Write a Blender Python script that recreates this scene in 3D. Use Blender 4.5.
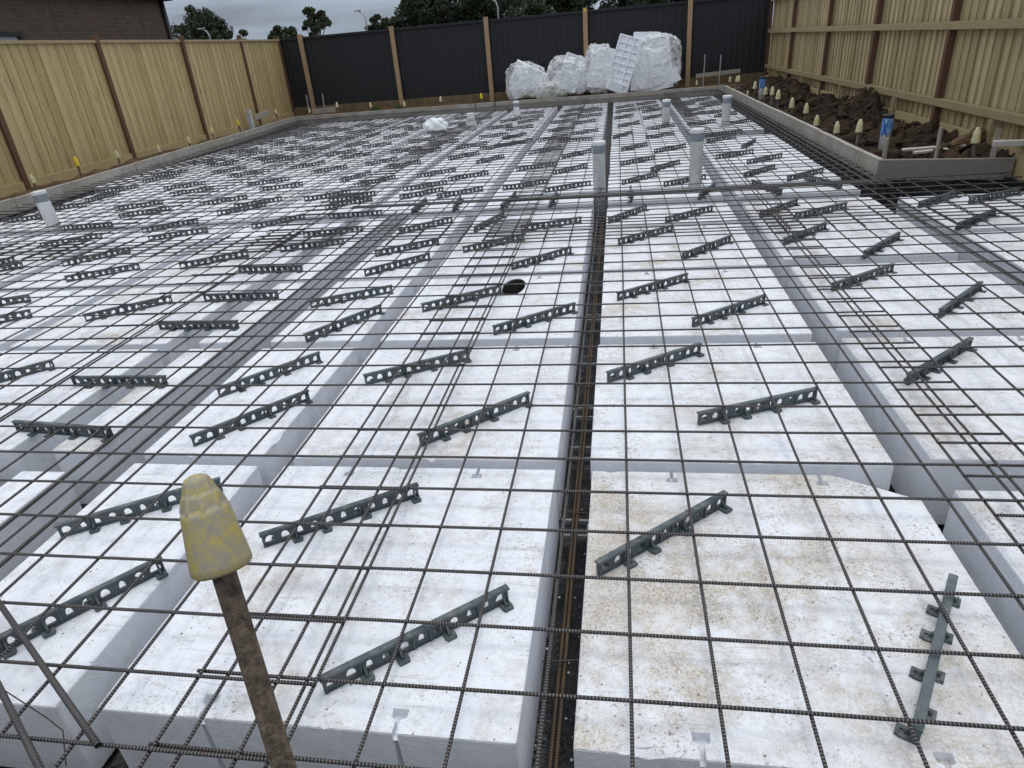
import bpy, bmesh, math, random
from mathutils import Vector, Matrix, noise
random.seed(7)
for o in list(bpy.data.objects):
    bpy.data.objects.remove(o)
S = bpy.context.scene
COL = S.collection
rad = math.radians

# ------------------------------------------------------------------ camera
R = Vector((0.98713331, 0.13999503, -0.07726072))
U = Vector((0.00398482, 0.46149526, 0.88713373))
F = Vector((-0.15984977, 0.87602712, -0.45499949))
cam_d = bpy.data.cameras.new("camera")
cam = bpy.data.objects.new("camera", cam_d)
COL.objects.link(cam)
M = Matrix.Identity(4)
for i in range(3):
    M[i][0], M[i][1], M[i][2] = R[i], U[i], -F[i]
M.translation = Vector((0.57802, -1.64270, 1.37404))
cam.matrix_world = M
cam_d.sensor_width = 36.0
cam_d.lens = 662.54 / 1024 * 36.0
cam_d.clip_start = 0.02
cam_d.clip_end = 2000
S.camera = cam

# ------------------------------------------------------------------ sky, sun, exposure
SUN_EL, SUN_AZ = 80.0, 40.0          # azimuth from +Y towards +X
W = bpy.data.worlds.new("World")
S.world = W
W.use_nodes = True
nt = W.node_tree
nt.nodes.clear()
def wn(t, **k):
    n = nt.nodes.new(t)
    for a, b in k.items(): setattr(n, a, b)
    return n
out = wn('ShaderNodeOutputWorld'); bg = wn('ShaderNodeBackground'); bg.inputs['Strength'].default_value = 0.1
sky = wn('ShaderNodeTexSky', sky_type='NISHITA', sun_disc=False)
sky.sun_elevation = rad(SUN_EL); sky.sun_rotation = rad(SUN_AZ)
geo = wn('ShaderNodeTexCoord')
sep = wn('ShaderNodeSeparateXYZ'); nt.links.new(geo.outputs['Generated'], sep.inputs[0])
# overcast dome: bright overhead, grey towards the horizon, flat cloud bands
el = wn('ShaderNodeValToRGB')
el.color_ramp.elements[0].position = 0.0; el.color_ramp.elements[0].color = (0.29, 0.345, 0.43, 1)
el.color_ramp.elements[1].position = 1.0; el.color_ramp.elements[1].color = (1.19, 1.24, 1.31, 1)
e = el.color_ramp.elements.new(0.10); e.color = (0.38, 0.44, 0.53, 1)
e = el.color_ramp.elements.new(0.45); e.color = (0.82, 0.87, 0.95, 1)
nt.links.new(sep.outputs['Z'], el.inputs[0])
mp = wn('ShaderNodeMapping'); mp.inputs['Scale'].default_value = (2.2, 2.2, 17.0)
mp.inputs['Rotation'].default_value = (0, rad(1.5), 0)
nt.links.new(geo.outputs['Generated'], mp.inputs[0])
cn = wn('ShaderNodeTexNoise'); cn.inputs['Scale'].default_value = 1.6; cn.inputs['Detail'].default_value = 5; cn.inputs['Roughness'].default_value = 0.55
nt.links.new(mp.outputs[0], cn.inputs['Vector'])
cr = wn('ShaderNodeMapRange'); cr.inputs[1].default_value = 0.3; cr.inputs[2].default_value = 0.7; cr.inputs[3].default_value = 0.66; cr.inputs[4].default_value = 1.42
nt.links.new(cn.outputs['Fac'], cr.inputs[0])
mul = wn('ShaderNodeVectorMath', operation='MULTIPLY'); nt.links.new(el.outputs[0], mul.inputs[0]); nt.links.new(cr.outputs[0], mul.inputs[1])
sc = wn('ShaderNodeVectorMath', operation='SCALE'); sc.inputs['Scale'].default_value = 10.0
nt.links.new(mul.outputs[0], sc.inputs[0])
mixs = wn('ShaderNodeMix', data_type='RGBA'); mixs.inputs[0].default_value = 0.93
nt.links.new(sky.outputs[0], mixs.inputs[6]); nt.links.new(sc.outputs[0], mixs.inputs[7])
nt.links.new(mixs.outputs[2], bg.inputs[0]); nt.links.new(bg.outputs[0], out.inputs[0])

sd = bpy.data.lights.new("sun", 'SUN'); sd.energy = 0.75; sd.angle = rad(20); sd.color = (1.0, 0.985, 0.96)
sun = bpy.data.objects.new("sun", sd); COL.objects.link(sun)
a, b = rad(SUN_AZ), rad(SUN_EL)
sun.rotation_euler = Vector((math.sin(a) * math.cos(b), math.cos(a) * math.cos(b), math.sin(b))).to_track_quat('Z', 'Y').to_euler()
sun.location = (5, 5, 30)
vs = S.view_settings
vs.view_transform = 'Standard'; vs.look = 'None'; vs.exposure = 0.0; vs.gamma = 1.0; vs.use_curve_mapping = False
S.render.resolution_x, S.render.resolution_y = 1024, 768

# ------------------------------------------------------------------ materials
class NT:
    def __init__(s, name):
        s.m = bpy.data.materials.new(name); s.m.use_nodes = True
        s.t = s.m.node_tree; s.b = s.t.nodes['Principled BSDF']; s.o = s.t.nodes['Material Output']
    def n(s, t, ins=None, **k):
        x = s.t.nodes.new(t)
        for q, v in k.items(): setattr(x, q, v)
        for q, v in (ins or {}).items():
            if isinstance(v, bpy.types.NodeSocket): s.t.links.new(v, x.inputs[q])
            else: x.inputs[q].default_value = v
        return x
    def l(s, a, b): s.t.links.new(a, b)
    def noise(s, scale, detail=4, rough=.55, vec=None, dist=0):
        x = s.n('ShaderNodeTexNoise', {'Scale': scale, 'Detail': detail, 'Roughness': rough, 'Distortion': dist})
        if vec is not None: s.l(vec, x.inputs['Vector'])
        return x.outputs['Fac']
    def rng(s, v, a, b, c=0., d=1.):
        return s.n('ShaderNodeMapRange', {0: v, 1: a, 2: b, 3: c, 4: d}).outputs[0]
    def math(s, op, a, b=0.):
        return s.n('ShaderNodeMath', {0: a, 1: b}, operation=op).outputs[0]
    def mix(s, f, a, b):
        x = s.n('ShaderNodeMix', {0: f}, data_type='RGBA')
        for i, v in ((6, a), (7, b)):
            if isinstance(v, bpy.types.NodeSocket): s.l(v, x.inputs[i])
            else: x.inputs[i].default_value = (*v, 1)
        return x.outputs[2]
    def bump(s, h, strength, dist):
        x = s.n('ShaderNodeBump', {'Strength': strength, 'Distance': dist, 'Height': h})
        s.l(x.outputs[0], s.b.inputs['Normal'])
    def pos(s): return s.n('ShaderNodeNewGeometry').outputs['Position']
    def objc(s): return s.n('ShaderNodeTexCoord').outputs['Object']
    def col(s, v):
        if isinstance(v, bpy.types.NodeSocket): s.l(v, s.b.inputs['Base Color'])
        else: s.b.inputs['Base Color'].default_value = (*v, 1)
    def rough(s, v):
        if isinstance(v, bpy.types.NodeSocket): s.l(v, s.b.inputs['Roughness'])
        else: s.b.inputs['Roughness'].default_value = v

def m_foam():
    k = NT('foam'); p = k.pos()
    g = k.n('ShaderNodeNewGeometry'); nz = k.n('ShaderNodeSeparateXYZ', {0: g.outputs['Normal']}).outputs[2]
    top = k.rng(nz, .6, .9)
    oi = k.n('ShaderNodeObjectInfo'); dirt = k.n('ShaderNodeSeparateColor', {0: oi.outputs['Color']}).outputs[0]
    shift = k.n('ShaderNodeVectorMath', {0: p, 1: k.n('ShaderNodeCombineXYZ', {0: k.math('MULTIPLY', oi.outputs['Random'], 40.), 1: 0., 2: 0.}).outputs[0]}, operation='ADD').outputs[0]
    big = k.noise(3.2, 5, .62, shift, .6)
    mid = k.noise(17, 5, .7, shift, .3)
    th = k.math('SUBTRACT', .655, k.math('MULTIPLY', dirt, .205))
    comb = k.math('ADD', k.math('MULTIPLY', big, .62), k.math('MULTIPLY', mid, .38))
    st = k.n('ShaderNodeMapRange', {0: comb, 1: k.math('SUBTRACT', th, .05), 2: k.math('ADD', th, .10), 3: 0., 4: 1.}).outputs[0]
    fine = k.noise(150, 3, .8, p)
    st = k.math('MULTIPLY', st, k.rng(k.noise(2.1, 3, .5, shift), .38, .62, .25, 1.))
    st2 = k.math('MULTIPLY', k.math('MULTIPLY', st, top), k.rng(fine, .36, .60, .25, 1.))
    # scattered crumbs
    vo = k.n('ShaderNodeTexVoronoi', {'Vector': shift, 'Scale': 55.})
    sp = k.math('LESS_THAN', vo.outputs['Distance'], k.rng(mid, .42, .75, .04, .30))
    keep = k.math('GREATER_THAN', k.n('ShaderNodeSeparateColor', {0: vo.outputs['Color']}).outputs[0], .62)
    speck = k.math('MULTIPLY', k.math('MULTIPLY', sp, keep), top)
    base = k.mix(k.rng(k.noise(9, 3, .6, shift), .3, .7), (.755, .78, .83), (.825, .85, .885))
    tint = k.mix(k.noise(6, 2, .5, shift), (.36, .33, .29), (.46, .33, .14))
    c = k.mix(k.math('MULTIPLY', st2, .92), base, tint)
    c = k.mix(k.math('MULTIPLY', speck, .8), c, (.10, .085, .065))
    # fine dirt freckles gathered in smudges, and thin scuffs
    fr = k.math('MULTIPLY', k.rng(k.noise(85, 4, .8, shift), .535, .62), k.rng(k.noise(4.5, 5, .7, shift, .8), .47, .60))
    c = k.mix(k.math('MULTIPLY', k.math('MULTIPLY', k.math('MULTIPLY', fr, k.rng(dirt, .2, .8, .25, 1.)), top), .85), c, (.20, .16, .11))
    sv = k.n('ShaderNodeMapping', {'Vector': shift, 'Rotation': (0, 0, .7), 'Scale': (3, 60, 1)}).outputs[0]
    sf = k.math('MULTIPLY', k.rng(k.noise(1.4, 3, .6, sv), .58, .66), k.rng(k.noise(3.3, 3, .6, shift), .48, .6))
    c = k.mix(k.math('MULTIPLY', k.math('MULTIPLY', sf, top), .4), c, (.42, .39, .35))
    grey = k.math('MULTIPLY', k.rng(k.noise(22, 6, .75, shift), .50, .66), k.math('MULTIPLY', top, .34))
    c = k.mix(grey, c, (.36, .35, .34))
    side = k.math('MULTIPLY', k.math('SUBTRACT', 1., top), k.rng(k.noise(14, 6, .75, shift), .45, .68))
    c = k.mix(k.math('MULTIPLY', side, .22), c, (.42, .40, .37))
    k.col(c); k.rough(.75)
    bead = k.n('ShaderNodeTexVoronoi', {'Vector': p, 'Scale': 210.}).outputs['Distance']
    h = k.math('ADD', k.math('MULTIPLY', bead, .5), k.math('MULTIPLY', k.noise(45, 4, .7, p), 1.2))
    k.bump(h, .5, .005)
    k.b.inputs['Subsurface Weight'].default_value = 0.0
    k.b.inputs['Specular IOR Level'].default_value = .25
    return k.m
def m_rebar(name, c1, c2, ridge, metal=.35):
    k = NT(name); o = k.objc()
    w = k.n('ShaderNodeTexWave', {'Vector': o, 'Scale': 37., 'Distortion': 0.0}, wave_type='BANDS', bands_direction='X').outputs['Fac']
    p = k.pos()
    c = k.mix(k.rng(k.noise(9, 5, .7, p), .35, .65), c1, c2)
    c = k.mix(k.math('MULTIPLY', k.rng(w, .72, .95), .55), c, ridge)  # lighter ridges: worn metal, with the specular glint painted into the colour
    k.col(c); k.rough(.5); k.b.inputs['Metallic'].default_value = metal
    k.bump(w, .55, .0022)
    return k.m
def m_wood(name, ca, cb, cc, grain=(7, 7, .55), island=.5, knots=True, rough=.8):
    k = NT(name); p = k.pos(); g = k.n('ShaderNodeNewGeometry').outputs['Random Per Island']
    off = k.n('ShaderNodeCombineXYZ', {0: 0., 1: 0., 2: k.math('MULTIPLY', g, 37.)}).outputs[0]
    v = k.n('ShaderNodeMapping', {'Vector': k.n('ShaderNodeVectorMath', {0: p, 1: off}, operation='ADD').outputs[0], 'Scale': grain}).outputs[0]
    gr = k.noise(5, 6, .65, v, .4)
    c = k.mix(k.rng(gr, .3, .7), ca, cb)
    c = k.mix(k.math('MULTIPLY', g, island), c, cc)
    if knots:
        kv = k.n('ShaderNodeMapping', {'Vector': k.n('ShaderNodeVectorMath', {0: p, 1: off}, operation='ADD').outputs[0], 'Scale': (9, 9, 2.2)}).outputs[0]
        vo = k.n('ShaderNodeTexVoronoi', {'Vector': kv, 'Scale': 1.})
        kn = k.math('MULTIPLY', k.rng(vo.outputs['Distance'], .10, .24, 1., 0.), k.math('GREATER_THAN', k.n('ShaderNodeSeparateColor', {0: vo.outputs['Color']}).outputs[1], .55))
        c = k.mix(k.math('MULTIPLY', kn, .55), c, (.16, .10, .045))
    c = k.mix(k.math('MULTIPLY', k.rng(k.noise(1.3, 4, .6, p), .5, .8), .25), c, (ca[0] * .55, ca[1] * .55, ca[2] * .55))
    k.col(c); k.rough(rough); k.bump(gr, .3, .004)
    return k.m
def m_plain(name, c, rough=.5, metal=0., vary=.25, scale=8, bumps=0., c2=None):
    k = NT(name); p = k.pos()
    c2 = c2 or tuple(x * (1 - vary) for x in c)
    n = k.noise(scale, 5, .65, p)
    k.col(k.mix(k.rng(n, .35, .65), c, c2)); k.rough(rough); k.b.inputs['Metallic'].default_value = metal
    if bumps: k.bump(n, bumps, .01)
    return k.m
def m_soil(name, c1, c2, sc=6):
    k = NT(name); p = k.pos()
    n = k.noise(sc, 8, .7, p); f = k.noise(40, 5, .75, p)
    c = k.mix(k.rng(n, .35, .7), c1, c2)
    c = k.mix(k.math('MULTIPLY', k.rng(k.noise(1.7, 5, .6, p), .48, .66), .6), c, (c2[0] * 1.7, c2[1] * 1.6, c2[2] * 1.5))
    c = k.mix(k.math('MULTIPLY', k.math('GREATER_THAN', f, .67), .6), c, (.30, .25, .19))
    k.col(c); k.rough(.95); k.bump(k.math('ADD', n, k.math('MULTIPLY', f, .5)), .9, .04)
    k.b.inputs['Specular IOR Level'].default_value = .1
    return k.m
def m_form():
    k = NT('splashed_formply'); p = k.pos()
    n = k.noise(4, 6, .7, p); f = k.noise(30, 6, .75, p); big = k.noise(.8, 3, .5, p)
    c = k.mix(k.rng(n, .35, .68), (.43, .41, .38), (.24, .225, .20))
    c = k.mix(k.rng(f, .52, .72), c, (.50, .48, .44))
    c = k.mix(k.math('MULTIPLY', k.rng(big, .45, .65), .5), c, (.34, .29, .21))
    v = k.n('ShaderNodeMapping', {'Vector': p, 'Scale': (9, 9, 1.2)}).outputs[0]
    c = k.mix(k.math('MULTIPLY', k.rng(k.noise(3, 4, .6, v), .58, .75), .55), c, (.13, .12, .10))
    k.col(c); k.rough(.85); k.bump(f, .35, .006)
    return k.m
def m_membrane():
    k = NT('black_membrane'); p = k.pos()
    n = k.noise(7, 6, .6, p, 1.2)
    vo = k.n('ShaderNodeTexVoronoi', {'Vector': p, 'Scale': 38.})
    keep = k.math('GREATER_THAN', k.n('ShaderNodeSeparateColor', {0: vo.outputs['Color']}).outputs[0], .80)
    sp = k.math('MULTIPLY', k.math('LESS_THAN', vo.outputs['Distance'], .16), keep)
    k.col(k.mix(sp, k.mix(k.rng(k.noise(3, 5, .6, p), .5, .75), (.012, .012, .014), (.035, .028, .02)), (.7, .7, .7))); k.rough(.32)
    k.bump(n, .9, .05)
    return k.m
def m_cap(name, yel, pale, amt):
    k = NT(name); p = k.objc()
    n = k.noise(52, 6, .75, p); n2 = k.noise(110, 4, .8, p)
    c = k.mix(k.rng(n, amt - .08, amt + .1), yel, pale)
    c = k.mix(k.math('MULTIPLY', k.rng(n2, .55, .8), .5), c, (.16, .13, .08))
    k.col(c); k.rough(.6); k.bump(n2, .25, .002)
    return k.m
def m_film():
    k = NT('clear_plastic_film'); p = k.pos()
    n = k.noise(3.2, 4, .6, p, 1.8); vo = k.n('ShaderNodeTexVoronoi', {'Vector': p, 'Scale': 3.0}, feature='DISTANCE_TO_EDGE').outputs['Distance']
    k.col((.95, .955, .965)); k.rough(.35)
    k.bump(k.math('ADD', n, k.math('MULTIPLY', vo, 1.)), .4, .06)
    fac = k.math('ADD', k.rng(n, .38, .64, .16, .60), k.rng(vo, .0, .035, .15, 0.))
    tr = k.n('ShaderNodeBsdfTransparent', {0: (.97, .98, .98, 1)})
    mx = k.n('ShaderNodeMixShader', {0: fac, 1: tr.outputs[0], 2: k.b.outputs[0]})
    k.l(mx.outputs[0], k.o.inputs[0])
    return k.m
def m_brick():
    k = NT('dark_brick'); p = k.pos()
    s = k.n('ShaderNodeSeparateXYZ', {0: p})
    v = k.n('ShaderNodeCombineXYZ', {0: k.math('ADD', s.outputs[1], s.outputs[0]), 1: s.outputs[2], 2: 0.}).outputs[0]
    br = k.n('ShaderNodeTexBrick', {'Vector': v, 'Color1': (.115, .076, .052, 1), 'Color2': (.082, .056, .040, 1), 'Mortar': (.125, .10, .08, 1), 'Scale': 1., 'Mortar Size': .006, 'Brick Width': .24, 'Row Height': .086})
    c = k.mix(k.math('MULTIPLY', k.rng(k.noise(7, 5, .7, p), .4, .7), .5), br.outputs[0], (.06, .047, .038))
    k.col(c); k.rough(.9); k.bump(br.outputs['Fac'], -.4, .008)
    return k.m
def m_leaf(name, c1, c2):
    k = NT(name); g = k.n('ShaderNodeNewGeometry').outputs['Random Per Island']
    k.col(k.mix(g, c1, c2)); k.rough(.85); k.b.inputs['Specular IOR Level'].default_value = .15
    return k.m
FOAM = m_foam()
REBAR = m_rebar('mesh_steel', (.020, .018, .018), (.040, .031, .026), (.30, .295, .30))
RUST = m_rebar('rusty_steel', (.105, .062, .026), (.055, .040, .026), (.20, .14, .075), .2)
BRIGHT = m_rebar('grey_steel', (.085, .075, .066), (.055, .047, .040), (.25, .235, .22))
def m_chair():
    k = NT('grey_green_plastic'); p = k.pos(); r = k.n('ShaderNodeObjectInfo').outputs['Random']
    c = k.mix(r, (.048, .068, .076), (.072, .098, .106))
    nz = k.n('ShaderNodeSeparateXYZ', {0: k.n('ShaderNodeNewGeometry').outputs['Normal']}).outputs[2]
    dust = k.math('MULTIPLY', k.rng(k.noise(24, 6, .75, p), .46, .66), k.rng(nz, .2, .9, .12, .5))
    k.col(k.mix(dust, c, (.26, .25, .225))); k.rough(k.rng(k.noise(30, 3, .6, p), .3, .7, .35, .6)); k.bump(k.noise(120, 3, .6, p), .15, .002)
    return k.m
CHAIRM = m_chair()
FORM = m_form()
FORMD = m_wood('damp_formply', (.20, .185, .16), (.13, .12, .105), (.25, .23, .20), grain=(3, 3, 6), knots=False)
MEMB = m_membrane()
PALE = m_wood('green_treated_pine', (.46, .35, .155), (.28, .205, .085), (.52, .41, .21), island=.8)
PALER = m_wood('weathered_treated_pine', (.36, .29, .14), (.23, .18, .085), (.50, .405, .23), island=.95)
RAILW = m_wood('rail_timber', (.35, .275, .14), (.24, .185, .095), (.34, .27, .15), grain=(3, 1, 8))
PLINTH = m_wood('plinth_timber', (.46, .36, .18), (.34, .26, .12), (.40, .32, .17), grain=(2, 1.2, 9))
REDW = m_wood('red_hardwood', (.115, .052, .028), (.07, .033, .02), (.15, .068, .034), knots=False)
PINEP = m_wood('brown_pine_post', (.37, .245, .145), (.28, .18, .105), (.37, .25, .15))
GREYW = m_wood('grey_timber', (.34, .31, .26), (.24, .22, .18), (.40, .37, .31), grain=(3, 3, 3))
BLACKS = m_plain('charcoal_steel', (.0072, .0082, .0108), .65, .0, .2, 3)
DARKS = m_plain('black_trim', (.012, .012, .013), .5)
SOIL = m_soil('dark_clay', (.020, .0145, .0105), (.062, .044, .030))
SOILB = m_soil('brown_clay', (.075, .048, .028), (.13, .088, .05))
GROUND = m_soil('ground_clay', (.10, .075, .05), (.16, .12, .08), 2)
PVC = m_plain('white_pvc', (.70, .71, .71), .35, 0, .12, 12)
PVCG = m_plain('aged_pvc', (.52, .54, .53), .45, 0, .2, 16)
TAPE = m_plain('grey_tape', (.22, .255, .29), .4, 0, .2, 20)
BLUE = m_plain('blue_spray_paint', (.03, .17, .55), .5, 0, .5, 18, 0, (.25, .40, .62))
BLUED = m_plain('dark_blue_paint', (.012, .08, .36), .5)
CAPY = m_cap('yellow_cap', (.43, .345, .095), (.30, .28, .21), .468)
CAPF = m_cap('faded_cap', (.60, .53, .26), (.55, .52, .36), .5)
CAPV = m_cap('bright_cap', (.75, .55, .03), (.62, .47, .06), .55)
STAKE = m_plain('muddy_steel', (.20, .155, .112), .8, .15, .6, 70, .8, (.055, .044, .034))
FILM = m_film()
BRICK = m_brick()
GLASS = m_plain('window_glass', (.38, .43, .48), .08, 0, .1)
ROOFM = m_plain('dark_roof', (.018, .018, .02), .6)
BARK = m_plain('bark', (.20, .165, .13), .9, 0, .4, 12)
LEAF = m_leaf('gum_leaves', (.024, .036, .020), (.052, .066, .036))
LEAFD = m_leaf('dark_gum_leaves', (.018, .028, .016), (.040, .054, .030))
WEED = m_leaf('weed_leaves', (.05, .09, .02), (.09, .13, .04))
STEEL = m_plain('galvanised', (.45, .46, .47), .4, .6)
MUDW = m_plain('split_timber', (.16, .095, .045), .9, 0, .5, 20, .5)
DRAIN = m_plain('black_pipe', (.004, .004, .004), .8)
WIRE = m_plain('tie_wire', (.05, .045, .04), .6, .4)

# ------------------------------------------------------------------ object helpers
def link(name, me, m=None, parent=None, loc=None):
    o = bpy.data.objects.new(name, me); COL.objects.link(o)
    if me is not None and m is not None and not me.materials: me.materials.append(m)
    if parent is not None: o.parent = parent
    if loc is not None: o.location = loc
    return o
def tag(o, label=None, cat=None, group=None, kind=None):
    if label: o['label'] = label
    if cat: o['category'] = cat
    if group: o['group'] = group
    if kind: o['kind'] = kind
    return o
def empty(name, loc, label, cat, group=None, rz=0):
    o = link(name, None, loc=loc); o.rotation_euler = (0, 0, rz); o.empty_display_size = .1
    return tag(o, label, cat, group)
def box(bm, x0, x1, y0, y1, z0, z1, mat=None):
    r = bmesh.ops.create_cube(bm, size=1.0)
    for v in r['verts']:
        v.co = Vector((x0 + (v.co.x + .5) * (x1 - x0), y0 + (v.co.y + .5) * (y1 - y0), z0 + (v.co.z + .5) * (z1 - z0)))
        if mat is not None: v.co = mat @ v.co
    return r['verts']
def tube(bm, pts, rs, seg=8, cap=True):
    rings = []
    n = len(pts); pts = [Vector(p) for p in pts]
    if not hasattr(rs, '__len__'): rs = [rs] * n
    for i, p in enumerate(pts):
        d = (pts[min(i + 1, n - 1)] - pts[max(i - 1, 0)]).normalized()
        a = d.cross(Vector((0, 0, 1)) if abs(d.z) < .9 else Vector((1, 0, 0))).normalized(); b = d.cross(a)
        rings.append([bm.verts.new(p + (a * math.cos(t) + b * math.sin(t)) * rs[i]) for t in [2 * math.pi * j / seg for j in range(seg)]])
    for i in range(n - 1):
        for j in range(seg):
            f = bm.faces.new((rings[i][j], rings[i][(j + 1) % seg], rings[i + 1][(j + 1) % seg], rings[i + 1][j])); f.smooth = True
    if cap:
        bm.faces.new(rings[0][::-1]); bm.faces.new(rings[-1])
def lathe(bm, prof, seg=24, lobes=None):
    rings = []
    for (r, z) in prof:
        ring = []
        for j in range(seg):
            t = 2 * math.pi * j / seg
            q = r * (lobes(t, z) if lobes else 1)
            ring.append(bm.verts.new((q * math.cos(t), q * math.sin(t), z)))
        rings.append(ring)
    for i in range(len(prof) - 1):
        for j in range(seg):
            f = bm.faces.new((rings[i][j], rings[i][(j + 1) % seg], rings[i + 1][(j + 1) % seg], rings[i + 1][j])); f.smooth = True
    bm.faces.new(rings[0][::-1]); bm.faces.new(rings[-1])
def mesh(name, bm, bevel=0, fix=True):
    if bevel:
        bmesh.ops.bevel(bm, geom=list(bm.edges), offset=bevel, segments=2, profile=.6, affect='EDGES', clamp_overlap=True)
    if fix: bmesh.ops.recalc_face_normals(bm, faces=list(bm.faces))
    me = bpy.data.meshes.new(name); bm.to_mesh(me); bm.free()
    return me
def N(): return bmesh.new()
def axis(p0, p1):
    """matrix that puts local Z along p0->p1 with its origin at p0"""
    p0, p1 = Vector(p0), Vector(p1)
    return Matrix.Translation(p0) @ (p1 - p0).to_track_quat('Z', 'Y').to_matrix().to_4x4()

# ------------------------------------------------------------------ ground, banks of soil, membrane
bm = N(); bmesh.ops.create_grid(bm, x_segments=4, y_segments=4, size=900)
tag(link('ground', mesh('ground', bm), GROUND, loc=(0, 0, -.42)), kind='structure')
def sheet(name, x0, x1, y0, y1, nx, ny, hf, m, skirt=.6):
    bm = N(); V = []
    for j in range(ny + 1):
        row = []
        for i in range(nx + 1):
            x = x0(y0 + (y1 - y0) * j / ny) if callable(x0) else x0
            X1 = x1(y0 + (y1 - y0) * j / ny) if callable(x1) else x1
            xx = x + (X1 - x) * i / nx; yy = y0 + (y1 - y0) * j / ny
            row.append(bm.verts.new(hf(xx, yy, i / nx, j / ny)))
        V.append(row)
    for j in range(ny):
        for i in range(nx):
            f = bm.faces.new((V[j][i], V[j][i + 1], V[j + 1][i + 1], V[j + 1][i])); f.smooth = True
    return tag(link(name, mesh(name, bm, fix=False), m), kind='structure')
def kerb_l(y): return -6.82 - .0775 * y
def fence_l(y): return -7.8 - .052 * (y - 4)
sheet('membrane', lambda y: kerb_l(y) + .03, 4.10, -1.16, 16.57, 60, 90, lambda x, y, u, v: (x, y, -.385 + .012 * noise.noise((x * 3, y * 3, 0))), MEMB)
# the sheet turned up behind the formwork
bm = N(); ring = [(kerb_l(-1.19) - .02, -1.22), (4.145, -1.22), (4.145, 5.37), (3.165, 5.62), (3.165, 16.63), (kerb_l(16.6) - .02, 16.63)]
lo = [bm.verts.new((x, y, -.40)) for x, y in ring]; hi = [bm.verts.new((x, y, -.06)) for x, y in ring]
for q in range(6): bm.faces.new((lo[q], lo[(q + 1) % 6], hi[(q + 1) % 6], hi[q]))
tag(link('membrane', mesh('upturn', bm), MEMB), kind='structure')
sheet('unseen_shade_bank', -30, 30, -14, -1.24, 120, 60, lambda x, y, u, v: (x, y, -.03 + .04 * noise.fractal((x * 1.4, y * 1.4, 13), 1, 2, 4)), SOILB)  # unseen bank under the camera, added to shade the nearest pod fronts
def hl(x, y, u, v):
    return (x, y, .035 + .05 * noise.fractal((x * 1.4, y * 1.4, 3), 1, 2, 4) + .07 * max(0, noise.noise((x * 5, y * 3, 9))) * u * (1 - u) * 4)
sheet('soil_strip', lambda y: fence_l(y) - .1, lambda y: kerb_l(y) - .05, -1.2, 16.66, 14, 240, hl, SOILB)
sheet('soil_strip', -8.6, 4.3, 16.64, 17.7, 150, 18, lambda x, y, u, v: (x, y, .04 + .03 * noise.fractal((x * 2, y * 2, 7), 1, 2, 4) + .12 * max(0, v - .45)), SOILB)
def hm(x, y, u, v):
    y = y - (1 - v) * (x - 3.17) * .24
    t = 3.2 * noise.noise((y * .45, 1.7, 0))
    lo_, hi_ = .20 + .04 * t, .55 + .05 * t
    if y < 8: lo_, hi_ = lo_ + .16 * min(1, (8 - y)), hi_ + .16 * min(1, (8 - y))
    e = min(1, max(0, (u - lo_) / (hi_ - lo_))); e = e * e * (3 - 2 * e)
    base = -.03 + .03 * noise.noise((x * 3, y * 3, 2)) + e * (.07 + .05 * min(1, max(0, (y - 7.5) / 2)) + .08 * noise.noise((y * .7, 2.3, 0)) + .10 * noise.noise((y * 1.9, x * 1.2, 5)))
    hump = .26 * math.exp(-((y - 9.0) / .6) ** 2 - ((u - .78) / .16) ** 2) + .14 * math.exp(-((y - 13.4) / 1.4) ** 2 - ((u - .7) / .25) ** 2)
    c1, c2 = noise.voronoi((x * 5.5, y * 5.5, 1))[0][:2]
    cl = min(.5, c2 - c1)
    n = noise.fractal((x * 4, y * 4, 1), .8, 2.1, 5)
    r = abs(noise.noise((x * 13, y * 13, 8)))
    c3, c4 = noise.voronoi((x * 12, y * 12, 6))[0][:2]
    cl = cl * 1.5 + .5 * min(.5, c4 - c3)
    k = .35 + .65 * e
    return (x, y, base + hump + k * (.05 * n + .16 * cl + .06 * r - .06))
sheet('soil_mound', 3.17, 4.28, 5.64, 16.66, 90, 620, hm, SOIL)

bm = N(); rr_ = random.Random(3)
for i in range(420):
    y = rr_.uniform(5.7, 16); x = rr_.uniform(3.25, 4.15); u = (x - 3.17) / 1.11; vv = (y - 5.64) / 11.02
    z = hm(x, y, u, vv)[2]; s = rr_.choice((.025, .03, .04, .05, .07, .09)) * rr_.uniform(.8, 1.2)
    r_ = bmesh.ops.create_icosphere(bm, subdivisions=2, radius=s, matrix=Matrix.Translation((x, y, z + s * .25)) @ Matrix.Rotation(rr_.random() * 6, 4, 'Z') @ Matrix.Diagonal((1.3, .9, .7, 1)))
    for v in r_['verts']: v.co += s * .5 * noise.noise_vector(v.co * (1.1 / s))
tag(link('soil_clods', mesh('clods', bm), SOIL), 'dark clay clods strewn over the soil mound beside the right fence', 'soil clods', kind='stuff')
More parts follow.
